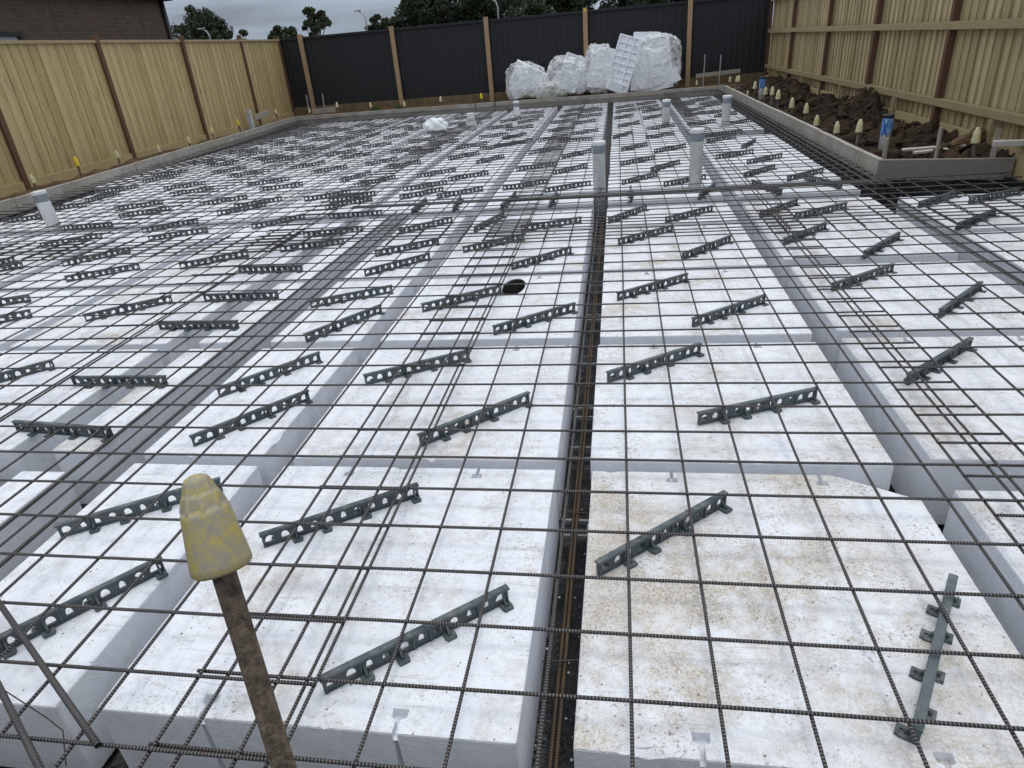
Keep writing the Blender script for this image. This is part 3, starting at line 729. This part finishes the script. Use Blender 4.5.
def blue_pipe(x, y, zt, r, label):
    t = pipe(x, y, zt, r, label, PVC, band=False, z0=-.1); h = zt + .1
    bm = N(); lathe(bm, [(r * 1.012, h - .20), (r * 1.015, h - .198), (r * 1.015, h - .02), (r * 1.01, h - .018)], 28); link('painted_band', mesh('band', bm), BLUE, t)
    bm = N(); lathe(bm, [(r * 1.05, h - .03), (r * 1.05, h + .006), (r * .8, h + .008)], 28); link('end_cap', mesh('cap', bm), DARKS, t)
    bm = N()
    for s in (-1, 1):
        pts = []
        for i in range(7):
            an = rad(-125) + s * (i - 3) * .17; pts.append((r * 1.045 * math.cos(an), r * 1.045 * math.sin(an), h - .13 + (i - 3) * .03))
        tube(bm, pts, .006, 5)
    link('paint_cross', mesh('cross', bm), BLUED, t)
blue_pipe(3.50, 6.64, .37, .053, 'white pipe with blue sprayed top and cross in the mound near its corner')
blue_pipe(3.42, 13.4, .41, .058, 'white pipe with blue sprayed top far back in the soil mound')
# foreground crumpled plastic on the slab
bm = N(); bmesh.ops.create_icosphere(bm, subdivisions=4, radius=1)
for v in bm.verts:
    n_ = v.co.normalized(); q = 1 + .22 * noise.noise(n_ * 2.1) + .16 * abs(noise.noise(n_ * 5)) - .1 * abs(noise.noise(n_ * 11))
    v.co = Vector((n_.x * .24 * q, n_.y * .17 * q, max(-.05, n_.z * .17 * q)))
tag(link('plastic_bag', mesh('bag', bm), m_plain('white_plastic', (.74, .76, .78), .35, 0, .12, 12, .6), loc=(-3.0, 12.0, .03)), 'small white crumpled plastic bag lying on the mesh far left', 'plastic bag')

# ------------------------------------------------------------------ capped stakes
def cap_mesh(r, h, lob, seg=96):
    bm = N()
    prof = [(.92, 0), (1, .03), (.99, .10), (.80, .60), (.785, .63), (.74, .65), (.66, .665), (.645, .69), (.61, .79), (.59, .805), (.50, .82), (.475, .84), (.44, .925), (.41, .95), (.34, .975), (.2, .995)]
    def lb(t, z):
        q = z / h; w_ = max(0, math.cos(8 * t)) ** 2
        fin = 0
        if .655 < q < .80: fin = lob * w_ * min(1, (.81 - q) / .10)
        elif .81 < q < .94: fin = lob * .9 * w_ * min(1, (.95 - q) / .08)
        return 1 + fin + .012 * math.sin(3 * t + q * 4) + .006 * math.sin(7 * t + 2)
    lathe(bm, [(a_ * r, b_ * h) for a_, b_ in prof], seg, lb)
    return mesh('cap', bm)
# the big one in the foreground
P1 = Vector((0.1060, -1.0948, 0.8366)); D = Vector((0.0517, -0.0770, -0.2544)).normalized()
foot = P1 + D * (1.24 / -D.z)
t = empty('capped_stake', foot, 'muddy steel stake with a worn yellow plastic cap, close in front of the camera', 'stake', 'stakes with safety caps')
AX = axis(foot, P1 - D * .12)
AXL = Matrix.Translation(-foot) @ AX
LEN = (P1 - D * .12 - foot).length
bm = N()
# Y-section picket
for k in range(3):
    an = rad(25 + 120 * k)
    vs_ = box(bm, 0, .0148, -.0030, .0030, -.05, LEN - .05)
    bmesh.ops.rotate(bm, verts=vs_, cent=(0, 0, 0), matrix=Matrix.Rotation(an, 3, 'Z'))
bmesh.ops.create_cone(bm, segments=10, radius1=.0085, radius2=.0085, depth=LEN, matrix=Matrix.Translation((0, 0, LEN / 2 - .05)))
bm.transform(AXL); link('picket', mesh('picket', bm), STAKE, t)
cap_o = link('safety_cap', cap_mesh(.0355, .119, .15), CAPY, t)
cap_o.matrix_local = AXL @ Matrix.Translation((0, 0, LEN - .116))
CAPS = cap_mesh(.041, .15, .15, 32)
CAPS_V = CAPS.copy(); CAPS.materials.append(CAPF); CAPS_V.materials.append(CAPV)
PEGM = m_plain('dusty_steel', (.20, .175, .15), .8, .1, .4, 30)
def peg(x, y, ztop, label, vivid=False, cap=True, s=1.0, tilt=None, wood=False, h=.6, m=None):
    if cap:
        t = empty('capped_stake', (x, y, ztop - h), label, 'stake', 'stakes with safety caps')
        bm = N(); box(bm, -.016, .016, -.007, .007, 0, h - .05); link('picket', mesh('picket', bm), PEGM, t)
        c = link('safety_cap', CAPS_V if vivid else CAPS, parent=t, loc=(0, 0, h - .15 * s)); c.scale = (s, s, s)
    else:
        bm = N(); box(bm, -.024, .024, -.012, .012, 0, h) if wood else box(bm, -.016, .016, -.01, .01, 0, h)
        t = tag(link('timber_stake' if wood else 'steel_stake', mesh('stake', bm, .002), m or (GREYW if wood else STAKE), loc=(x, y, ztop - h)), label, 'stake')
    tl = tilt or (random.uniform(-.05, .05), random.uniform(-.06, .06)); t.rotation_euler = (*tl, random.uniform(0, 3))
    return t
RC = [(16.7, .27, .85), (15.95, .31, .85), (15.4, .36, .9), (14.47, .10, .7), (13.5, .34, .95), (12.55, .29, .9), (11.75, .35, .95), (11.3, .33, 1.05), (10.18, .29, 1), (9.4, .27, .95), (8.68, .18, .95), (7.74, .20, .95), (6.9, .31, .95)]
for i, (y, z, s) in enumerate(RC):
    k = len(RC) - 1 - i
    peg(3.29 + .03 * (i % 2), y, z, 'cream capped stake along the soil mound formwork, %s from the camera' % (NTH[k] if k else 'nearest'), s=s)
peg(3.95, 5.56, .34, 'pale capped stake behind the corner board by the split timber', s=.95)
peg(3.66, 5.66, .34, 'grey timber stake beside the pale capped stake at the corner board', cap=False, wood=True)
peg(3.36, 6.15, .20, 'grey timber stake in front of the nearer blue topped pipe', cap=False, wood=True)
peg(4.08, 5.5, .32, 'grey timber stake by the right fence, behind the white timber offcut', cap=False, wood=True)
LC = [(-7.62, 6.98, .27, 0, .85), (-7.72, 8.0, .36, 1, .95), (-7.78, 9.0, .31, 0, .85), (-7.83, 10.2, .23, 0, .85), (-7.9, 11.3, .24, 0, .85), (-7.95, 12.3, .31, 0, .85), (-8.0, 13.54, .34, 1, .85), (-8.1, 15.65, .37, 0, .85)]
for i, (x, y, z, v, s) in enumerate(LC):
    peg(x, y, z, ('bright yellow' if v else 'cream') + ' capped stake along the left fence, %s from the camera' % (NTH[i] if i else 'nearest'), bool(v), s=s)
BC = [(-7.58, .28, .8), (-6.78, .38, .95), (-5.82, .31, .85), (-4.94, .28, .9), (-3.97, .33, .9), (-2.86, .33, .9), (-1.83, .29, .9), (.28, .30, .7), (2.48, .25, .7)]
for i, (x, z, s) in enumerate(BC):
    peg(.578 + (x - .578) * 1.02, 16.84, 1.374 + (z - 1.374) * 1.02, 'capped stake before the black back fence, ' + (NTH[i] + ' from the left' if i else 'leftmost'), i == 5, s=s)
for i, (x, z) in enumerate(((-7.6, .60), (-7.15, .60), (2.62, .80), (2.99, .77))):
    peg(.578 + (x - .578) * 1.02, 16.86, 1.374 + (z - 1.374) * 1.02, 'thin grey steel stake before the black fence, ' + ('leftmost', 'second from left', 'second from right', 'rightmost')[i], cap=False, h=.9, tilt=(.01, .02), m=STEEL)
def plank(p0, p1, w, th, label, m=GREYW, name='timber_offcut'):
    p0, p1 = Vector(p0), Vector(p1); bm = N(); L = (p1 - p0).length; box(bm, 0, L, -w / 2, w / 2, 0, th)
    o = link(name, mesh('plank', bm, .003), m, loc=p0); o.rotation_mode = 'QUATERNION'; o.rotation_quaternion = (p1 - p0).to_track_quat('X', 'Z')
    return tag(o, label, 'timber')
plank((-7.68, 16.9, .09), (-7.0, 16.92, .11), .03, .13, 'grey board on edge behind the far left corner of the slab')
plank((2.5, 17.0, .27), (3.57, 17.1, .31), .03, .09, 'grey board tied across the two thin stakes by the right back corner')
WHT = m_wood('white_primed_timber', (.52, .50, .46), (.42, .39, .34), (.5, .48, .44), grain=(3, 3, 3), knots=False)
plank((3.46, 6.0, .09), (4.0, 5.9, .12), .07, .02, 'thin white timber strip lying behind the corner board, upper one', WHT)
plank((3.5, 5.8, .09), (3.82, 5.84, .10), .06, .02, 'thin white timber strip lying behind the corner board, lower one', WHT)
plank((3.98, 5.33, .20), (4.5, 5.20, .21), .09, .045, 'thick white timber offcut lying at the foot of the right fence', WHT)
plank((-8.1, 14.5, .22), (-8.13, 15.3, .26), .03, .12, 'grey board on edge leaning by the left fence near the far corner')
tag(link('white_post', (lambda b: (box(b, -.05, .05, -.05, .05, 0, .75), mesh('post', b, .005))[1])(N()), m_plain('white_paint', (.52, .54, .55), .5), loc=(-8.12, 14.3, -.28)), 'short pale square post standing by the left fence', 'post')
def clod(name, loc, sx, sy, sz, m, label, seed, rz=0):
    bm = N(); bmesh.ops.create_icosphere(bm, subdivisions=4, radius=1)
    for v in bm.verts:
        q = 1 + .35 * noise.noise(v.co * 1.5 + Vector((seed, 0, 0))) + .2 * noise.noise(v.co * Vector((1, 5, 5)) + Vector((0, seed, 0)))
        v.co = Vector((v.co.x * sx * q, v.co.y * sy * q, v.co.z * sz * q))
    o = link(name, mesh('clod', bm), m, loc=loc); o.rotation_euler = (0, rad(-14), rz)
    return tag(o, label, 'debris')
clod('broken_log', (3.98, 5.95, .14), .22, .07, .06, MUDW, 'rough brown broken timber lying by the right fence corner', 3.1, .3)
clod('clay_clod', (4.12, 5.95, .2), .08, .07, .08, MUDW, 'brown clay lump against the right fence plinth', 6.1)

# ------------------------------------------------------------------ fences
def palings(L, w, gap, z0, z1, side, lap=True, off=.008):
    """vertical boards along +X from 0..L, boards standing at y=0 or lapped at y=side*0.016"""
    bm = N(); x = 0; i = 0
    while x < L - .02:
        ww = min(w * random.uniform(.93, 1.07), L - x)
        y = (side * off if (lap and i % 2) else 0) + random.uniform(-.003, .003)
        dz = random.uniform(-.006, .006)
        box(bm, x - .004, min(L, x + ww + .004), y - .0075, y + .0075, z0, z1 + dz)
        x += ww + gap; i += 1
    return mesh('palings', bm)
# left fence ---------------------------------------------------------------
pl = [(-7.46, -1.2), (-7.62, 1.6), (-7.80, 4.3)] + [(fence_l(y), y) for y in (7.15, 9.78, 12.45, 15.15, 17.42)]
LF = empty('paling_fence', (pl[3][0], pl[3][1], 0), 'tall honey coloured timber paling fence with dark red posts along the left side', 'fence')
inv = Vector((pl[3][0], pl[3][1], 0))
for i in range(len(pl) - 1):
    a_, b_ = Vector((*pl[i], 0)), Vector((*pl[i + 1], 0)); d = b_ - a_; an = math.atan2(d.y, d.x); L = d.length
    for nm, me, m in (('paling_panel', palings(L, .094, .001, .06, 1.93, -1, off=.010), PALE),):
        o = link(nm, me, m, LF, a_ - inv); o.rotation_euler = (0, 0, an)
    bm = N(); box(bm, 0, L, -.055, .045, 1.93, 1.975); o = link('capping', mesh('capping', bm, .003), RAILW, LF, a_ - inv); o.rotation_euler = (0, 0, an)
    bm = N(); box(bm, .05, L - .05, -.05, -.025, -.05, .16); o = link('plinth', mesh('plinth', bm, .003), PLINTH, LF, a_ - inv); o.rotation_euler = (0, 0, an)
for i, (x, y) in enumerate(pl):
    bm = N(); box(bm, -.02, .055, -.042, .042, -.3, 2.055 + random.uniform(-.03, .03)); o = link('post', mesh('post', bm, .005), REDW, LF, Vector((x + .012, y, 0)) - inv)
    o.rotation_euler = (0, random.uniform(-.012, .012), -.05)
# right fence (rails face us) ---------------------------------------------
XR = 4.22
pr = [-1.2, 1.9, 4.55, 7.3, 9.76, 12.23, 14.95, 17.45]
RF = empty('paling_fence', (XR, 7.3, 0), 'weathered timber paling fence with rails and red posts behind the soil mound', 'fence')
for i in range(len(pr) - 1):
    L = pr[i + 1] - pr[i]
    o = link('paling_panel', palings(L, .084, .001, -.02, 1.95, -1, off=.0145), PALER, RF, (.075, pr[i] - 7.3, 0)); o.rotation_euler = (0, 0, math.pi / 2)
    for z in (.40, 1.18, 1.84):
        bm = N(); box(bm, -.020, .050, .002, L - .002, z - .04, z + .04)
        link('rail', mesh('rail', bm, .004), RAILW, RF, (0, pr[i] - 7.3, random.uniform(-.006, .006)))
    bm = N(); box(bm, -.005, .03, .06, L - .06, -.10, .20); link('plinth', mesh('plinth', bm, .003), PLINTH, RF, (0, pr[i] - 7.3, 0))
    bm = N(); box(bm, -.035, -.006, L * .48, L * .48 + .075, -.2, .352); link('plinth_peg', mesh('peg', bm, .003), RAILW, RF, (-.004, pr[i] - 7.3, 0))
for y in pr:
    bm = N(); box(bm, -.012, .05, -.038, .038, -.3, 2.02); link('post', mesh('post', bm, .004), REDW, RF, (-.002, y - 7.3, 0))
# black steel back fence ---------------------------------------------------
xb = [-8.5, -7.84, -5.28, -2.76, -.23, 2.33, 4.3]
BF = empty('steel_fence', (-2.76, 17.5, 0), 'black ribbed steel fence with pale timber posts across the back', 'fence')
for i in range(len(xb) - 1):
    x0, x1 = xb[i], xb[i + 1]; bm = N(); x = x0 + .01; pts = []
    while x < x1 - .01:
        for dx, dy in ((0, 0), (.065, 0), (.083, -.010), (.108, -.010), (.126, 0)):
            if x + dx < x1 - .01: pts.append((x + dx, dy))
        x += .15
    pts.append((x1 - .008, 0))
    for y in (0, .004):
        pass
    lo = [bm.verts.new((p[0], p[1], .24)) for p in pts]; hi = [bm.verts.new((p[0], p[1], 1.94)) for p in pts]
    for q in range(len(pts) - 1): bm.faces.new((lo[q], lo[q + 1], hi[q + 1], hi[q]))
    lo2 = [bm.verts.new((p[0], p[1] + .012, .24)) for p in pts]; hi2 = [bm.verts.new((p[0], p[1] + .012, 1.94)) for p in pts]
    for q in range(len(pts) - 1):
        bm.faces.new((lo2[q + 1], lo2[q], hi2[q], hi2[q + 1])); bm.faces.new((hi[q], hi[q + 1], hi2[q + 1], hi2[q])); bm.faces.new((lo[q + 1], lo[q], lo2[q], lo2[q + 1]))
    bm.faces.new((lo[0], hi[0], hi2[0], lo2[0])); bm.faces.new((lo[-1], lo2[-1], hi2[-1], hi[-1]))
    link('steel_panel', mesh('panel', bm), BLACKS, BF, (2.76, 0, 0))
    bm = N(); box(bm, x0, x1, -.045, .02, 1.93, 1.985); link('top_rail', mesh('rail', bm, .004), BLACKS, BF, (2.76, 0, 0))
    bm = N(); box(bm, x0, x1, -.05, -.012, -.05, .26); link('plinth', mesh('plinth', bm, .004), m_plain('brown_plinth', (.165, .115, .062), .85, 0, .4, 6) if i == 0 else bpy.data.materials['brown_plinth'], BF, (2.76, 0, 0))
for x in xb[1:-1]:
    bm = N(); box(bm, -.055, .055, -.125, -.052, -.3, 2.045 + random.uniform(-.015, .015)); link('post', mesh('post', bm, .004), PINEP, BF, (x + 2.76, 0, 0))
bm = N(); box(bm, -.02, .02, -.13, -.1252, 1.96, 2.02)
link('yellow_tag', mesh('tag', bm), CAPV, BF, (-.23 + 2.76, 0, 0))

# ------------------------------------------------------------------ bags of foam offcuts
def bag(loc, sx, sy, sz, label, seed):
    bm = N(); bmesh.ops.create_icosphere(bm, subdivisions=5, radius=1)
    for v in bm.verts:
        n_ = v.co.normalized(); pw = .72
        b_ = Vector([math.copysign(abs(c) ** pw, c) for c in n_])
        q = 1 + .16 * noise.noise(n_ * 1.7 + Vector((seed, 0, 0))) + .13 * abs(noise.noise(n_ * 4 + Vector((0, seed, 0)))) + .05 * abs(noise.noise(n_ * 11))
        v.co = Vector((b_.x * sx * q, b_.y * sy * q, b_.z * sz * q))
        v.co.z = max(v.co.z, -sz * .86)
    return tag(link('plastic_bag', mesh('bag', bm), FILM, loc=loc), label, 'plastic bag', 'clear bags of foam offcuts')
def foam_block(loc, dims, rot, label, ribs=None, name='foam_offcut', notch=True):
    bm = N(); w, d, h = dims; box(bm, -w / 2, w / 2, -d / 2, d / 2, -h / 2, h / 2)
    if ribs:
        nx, nz = ribs; t_ = .035
        for i in range(nx + 1):
            x = -w / 2 + t_ / 2 + (w - t_) * i / nx; box(bm, x - t_ / 2, x + t_ / 2, -d / 2 - .035, -d / 2 + .001, -h / 2, h / 2)
        for j in range(nz + 1):
            z = -h / 2 + t_ / 2 + (h - t_) * j / nz; box(bm, -w / 2 + .002, w / 2 - .002, -d / 2 - .033, -d / 2 + .001, z - t_ / 2, z + t_ / 2)
    o = link(name, mesh('offcut', bm, .006), FOAM, loc=loc); o.rotation_euler = tuple(map(rad, rot)); o.color = (.15, .15, .15, 1)
    return tag(o, label, 'foam offcut', 'foam offcuts by the back fence')
Yb = 17.05
foam_block((-1.72, Yb, .55), (0.84, 0.33, 0.59), (8, 28, 12), 'white foam block tilted inside the leftmost clear bag, upper piece')
foam_block((-1.95, Yb - .05, .32), (0.39, 0.31, 0.39), (0, -20, -10), 'white foam block in the leftmost clear bag, lower left piece')
foam_block((-1.45, Yb - .08, .42), (0.46, 0.24, 0.13), (15, -38, 10), 'thin foam slab leaning in the leftmost clear bag')
bag((-1.78, Yb, .48), .52, .34, .44, 'clear plastic bag of foam offcuts, leftmost before the black fence', 1.3)
foam_block((-.62, Yb, .60), (0.49, 0.33, 0.84), (-6, 22, 8), 'upright white foam block in the second clear bag, left piece', ribs=(2, 4))
foam_block((-.38, Yb + .04, .48), (0.39, 0.29, 0.67), (4, -24, -8), 'white foam block leaning right in the second clear bag')
foam_block((-.90, Yb, .40), (0.37, 0.28, 0.43), (0, 40, 12), 'small foam block at the left of the second clear bag')
bag((-.68, Yb, .52), .50, .34, .48, 'clear plastic bag of foam offcuts, second from the left before the black fence', 4.7)
bm = N(); random.seed(31)
GREENB = m_plain('pale_green_crumbs', (.50, .52, .42), .6, 0, .5, 22, .5, (.30, .36, .20))
for i in range(120):
    c = Vector((random.gauss(0, .17), random.gauss(0, .09), random.gauss(.02, .08))); s = random.uniform(.03, .07)
    vv = box(bm, -s, s, -s * .7, s * .7, -s * .6, s * .6); bmesh.ops.rotate(bm, verts=vv, cent=(0, 0, 0), matrix=Matrix.Rotation(random.random() * 3, 3, Vector((random.random(), random.random(), 1)))); bmesh.ops.translate(bm, verts=vv, vec=c)
tag(link('foam_crumbs', mesh('crumbs', bm), GREENB, loc=(-1.12, 16.9, .20)), 'pale greenish foam crumbs in the low clear bag', 'foam crumbs', kind='stuff')
bag((-1.12, 16.9, .23), .40, .22, .22, 'low clear bag of pale greenish crumbs between the two left foam bags', 8.8)
foam_block((.12, Yb, .66), (0.53, 0.37, 0.95), (-5, 14, 10), 'white foam block standing left of the big ribbed one')
foam_block((.02, Yb - .2, .45), (0.35, 0.11, 0.45), (-10, 6, 4), 'flat white foam panel at the front of the third bag', ribs=(1, 3))
bag((.10, Yb, .60), .37, .34, .58, 'clear plastic bag of foam offcuts, left of the big ribbed foam block', 12.1)
foam_block((.74, Yb - .05, .70), (0.60, 0.22, 1.27), (-9, 17, -16), 'big ribbed foam pod piece leaning on end in the middle of the bags', ribs=(3, 8))
foam_block((1.24, Yb, .72), (0.64, 0.24, 1.32), (-4, 5, 6), 'tall smooth foam slab right of the big ribbed block')
foam_block((1.62, Yb - .02, .66), (0.53, 0.29, 1.19), (-5, -9, -10), 'tall foam slab in the rightmost clear bag, right piece', ribs=(1, 2))
foam_block((1.78, Yb - .12, .30), (0.60, 0.31, 0.32), (0, -22, -14), 'low foam block at the right end of the rightmost clear bag')
foam_block((.48, Yb - .25, .22), (0.39, 0.22, 0.22), (0, 24, 20), 'small foam block on the ground before the big ribbed one')
bag((1.50, Yb, .68), .60, .34, .64, 'clear plastic bag of foam offcuts, rightmost before the black fence', 15.5)
def weed(x, y, label, n=60, h=.16):
    bm = N()
    for i in range(n):
        a_ = random.random() * 6.28; r = random.uniform(.02, .16); L = random.uniform(.5, 1) * h
        p = Vector((x * 0 + r * math.cos(a_), r * .5 * math.sin(a_), 0)); q = p + Vector((random.gauss(0, .04), random.gauss(0, .03), L)); s = Vector((.012, .004, 0))
        v = [bm.verts.new(k) for k in (p - s, p + s, q)]; bm.faces.new(v)
    tag(link('weed', mesh('weed', bm, fix=False), WEED, loc=(x, y, .04)), label, 'weed', 'weeds before the back fence')
weed(-5.9, 16.95, 'low green weed clump before the black fence, left one'); weed(-5.2, 16.97, 'low green weed clump before the black fence, right one')

# ------------------------------------------------------------------ house behind the left fence
H = empty('brick_house', (-11, 16.5, -.42), 'dark brown brick house with black roof edge behind the left fence', 'house')
def hp(name, bm, m, par=H, bev=0): return link(name, mesh(name, bm, bev), m, par)
wy0, wy1, wz0, wz1 = 9.2, 11.62, 1.1, 2.33
bm = N(); h0 = -.42
def wl(y0, y1, z0, z1): box(bm, -.24, 0, y0 - 16.5, y1 - 16.5, z0 - h0, z1 - h0)
wl(2, wy0, h0, 3.05); wl(wy1, 16.5, h0, 3.05); wl(wy0, wy1, h0, wz0); wl(wy0, wy1, wz1, 3.05)
box(bm, -8, -.24, -.24, 0, 0, 3.47); hp('wall', bm, BRICK)
bm = N()
for (y0, y1, z0, z1) in ((wy0, wy1, wz1 - .07, wz1), (wy0, wy1, wz0, wz0 + .07), (wy0, wy0 + .07, wz0 + .07, wz1 - .07), (wy1 - .09, wy1, wz0 + .07, wz1 - .07)):
    box(bm, -.10, .006, y0 - 16.5, y1 - 16.5, z0 - h0, z1 - h0)
wf = hp('window', bm, DARKS)
bm = N(); box(bm, -.07, -.05, wy0 + .07 - 16.5, wy1 - .09 - 16.5, wz0 + .07 - h0, wz1 - .07 - h0); link('pane', mesh('pane', bm), GLASS, wf)
bm = N(); box(bm, -8.3, .22, -14.5, .22, 3.47, 3.66); hp('fascia', bm, ROOFM, bev=.01)
bm = N(); v = [bm.verts.new(p) for p in ((.24, .24, 3.66), (.24, -14.6, 3.66), (-8.3, -14.6, 3.66), (-8.3, .24, 3.66), (-4, -3.8, 5.6), (-4, -10.5, 5.6))]
for f in ((0, 1, 5, 4), (1, 2, 5), (2, 3, 4, 5), (3, 0, 4), (0, 3, 2, 1)): bm.faces.new([v[q] for q in f])
hp('roof', bm, ROOFM)
bm = N(); tube(bm, [(.06, -.05, 0), (.06, -.05, 3.47)], .055, 10); hp('downpipe', bm, ROOFM)
for y in (-3.9, -1.0):
    bm = N(); box(bm, .0, .004, y - .006, y + .006, 0, 3.46); hp('wall_joint', bm, DARKS)

# ------------------------------------------------------------------ gum trees beyond the fences
TS = 2.4
def tree(x, y, top, w, label, seed, leafm=LEAF, n=2600, base=.25, spread=.5, leaf=.30, open_=False, clumps=22):
    rnd = random.Random(seed); z0 = -.42; h = top - z0
    t = empty('gum_tree', (x, y, z0), label, 'tree', 'trees beyond the fences')
    bm = N(); tube(bm, [(0, 0, 0), (rnd.uniform(-.2, .2), 0, h * .3), (rnd.uniform(-.3, .3), 0, h * .6)], [h * .028, h * .022, h * .012], 8)
    cl = []
    zc, hz = h * (base + 1) / 2, h * (1 - base) / 2
    for i in range(int(clumps * 2.2)):
        d = Vector((rnd.gauss(0, 1), rnd.gauss(0, 1), rnd.gauss(0, 1))).normalized() * rnd.random() ** .42
        r = max(.32, w * rnd.uniform(.075, .155)) * (.85 if open_ else 1)
        skew = 1 - .25 * max(0, d.z)
        cl.append((Vector((d.x * (w / 2 - r * .6) * skew, d.y * (w / 2 - r * .6) * skew, zc + d.z * (hz - r * .6))), r))
    for c, r in cl[::2 if not open_ else 1]:
        s = Vector((0, 0, h * rnd.uniform(.2, .5))); mid = s.lerp(c, .55) + Vector((0, 0, h * .04))
        tube(bm, [s, mid, c], [h * .012, h * .007, h * .003], 5)
    link('trunk', mesh('trunk', bm), BARK, t)
    bm = N()
    for i in range(int(n * TS)):
        c, r = cl[rnd.randrange(len(cl))]
        d = Vector((rnd.gauss(0, 1), rnd.gauss(0, 1), rnd.gauss(0, .75))).normalized() * r * (.35 + .75 * rnd.random() ** .6)
        d.z *= .72
        p = c + d; u_ = Vector((rnd.gauss(0, 1), rnd.gauss(0, 1), rnd.gauss(0, 1))).normalized(); v_ = u_.orthogonal().normalized()
        s = leaf * rnd.uniform(.6, 1.2)
        q = [bm.verts.new(p + u_ * s * .5), bm.verts.new(p + v_ * s * .28), bm.verts.new(p - u_ * s * .5), bm.verts.new(p - v_ * s * .28)]
        bm.faces.new(q)
    link('crown', mesh('crown', bm, fix=False), leafm, t)
tree(-41.6, 70, 7.4, 6.4, 'broad dark gum tree right of the house, behind the left fence', 1, n=5200, base=.2, clumps=34)
tree(-37.5, 70, 5.2, 2.6, 'small round tree beside the broad gum, above the left fence', 2, n=1200, base=.35, clumps=12)
tree(-35.2, 74, 4.7, 3.4, 'low shrubby tree above the left fence corner, lower of the pair', 3, n=1300, base=.4, clumps=14)
tree(-32.6, 70, 5.0, 4.0, 'low spreading tree above the left fence corner, taller of the pair', 4, n=1700, base=.4, clumps=16)
tree(-29.4, 70, 6.3, 3.6, 'tall open gum tree with bare limbs above the left end of the black fence', 5, n=1700, base=.52, open_=True, clumps=13)
tree(-22.9, 70, 5.2, 2.4, 'small gum tree behind the middle street lamp', 6, n=1000, base=.45, clumps=9)
tree(-20.6, 68, 5.0, 4.2, 'low bushy tree right of the middle street lamp', 7, n=2000, base=.2, clumps=18)
tree(-18.2, 66, 6.2, 4.2, 'open gum tree left of the tall dark tree mass', 8, n=2300, base=.3, clumps=20)
tree(-14.6, 62, 9.4, 7.5, 'tall dark tree, leftmost of the big row behind the black fence', 9, LEAFD, 6500, .12, clumps=42)
tree(-9.6, 60, 8.6, 7.0, 'tall dark tree, second from left in the big row behind the black fence', 10, LEAFD, 6000, .1, clumps=40)
tree(-5.6, 52, 4.3, 4.4, 'lighter green bushy tree in front of the dark row, behind the third lamp', 11, LEAF, 3000, .1, clumps=24)
tree(-3.8, 62, 8.2, 7.4, 'tall dark tree, middle of the big row behind the black fence', 12, LEAFD, 6000, .1, clumps=40)
tree(1.6, 60, 7.6, 6.6, 'tall dark tree behind the foam bags, beyond the black fence', 13, LEAFD, 5500, .1, clumps=38)
tree(6.6, 62, 8.0, 6.6, 'tall dark tree, rightmost of the row behind the black fence', 14, LEAFD, 5500, .1, clumps=38)
def lamp(x, y, top, label, arm=-1):
    t = empty('street_lamp', (x, y, -.42), label, 'street lamp', 'street lamps beyond the fence')
    bm = N(); tube(bm, [(0, 0, 0), (0, 0, top - .2), (arm * .12, 0, top + .15), (arm * .6, 0, top + .42)], [.09, .06, .05, .04], 8); link('pole', mesh('pole', bm), STEEL, t)
    bm = N(); box(bm, arm * .6 - .3, arm * .6 + .3, -.12, .12, top + .36, top + .46); link('lamp_head', mesh('head', bm, .02), STEEL, t)
lamp(-35.0, 60, 4.7, 'grey street lamp in front of the broad gum tree behind the left fence')
lamp(-20.5, 60, 4.9, 'grey street lamp behind the black fence, by the small gum tree')
lamp(-8.35, 55, 4.6, 'grey street lamp before the tall dark trees')
bm = N(); random.seed(5)
tube(bm, [(-.66, -.87, .005), (-.72, -.80, .02), (-.80, -.765, .012), (-1.0, -.70, .03)], .0016, 5)
tag(link('tie_wire', mesh('wire', bm), WIRE), 'thin loose tie wire on the mesh near the left corner of the picture', 'wire')
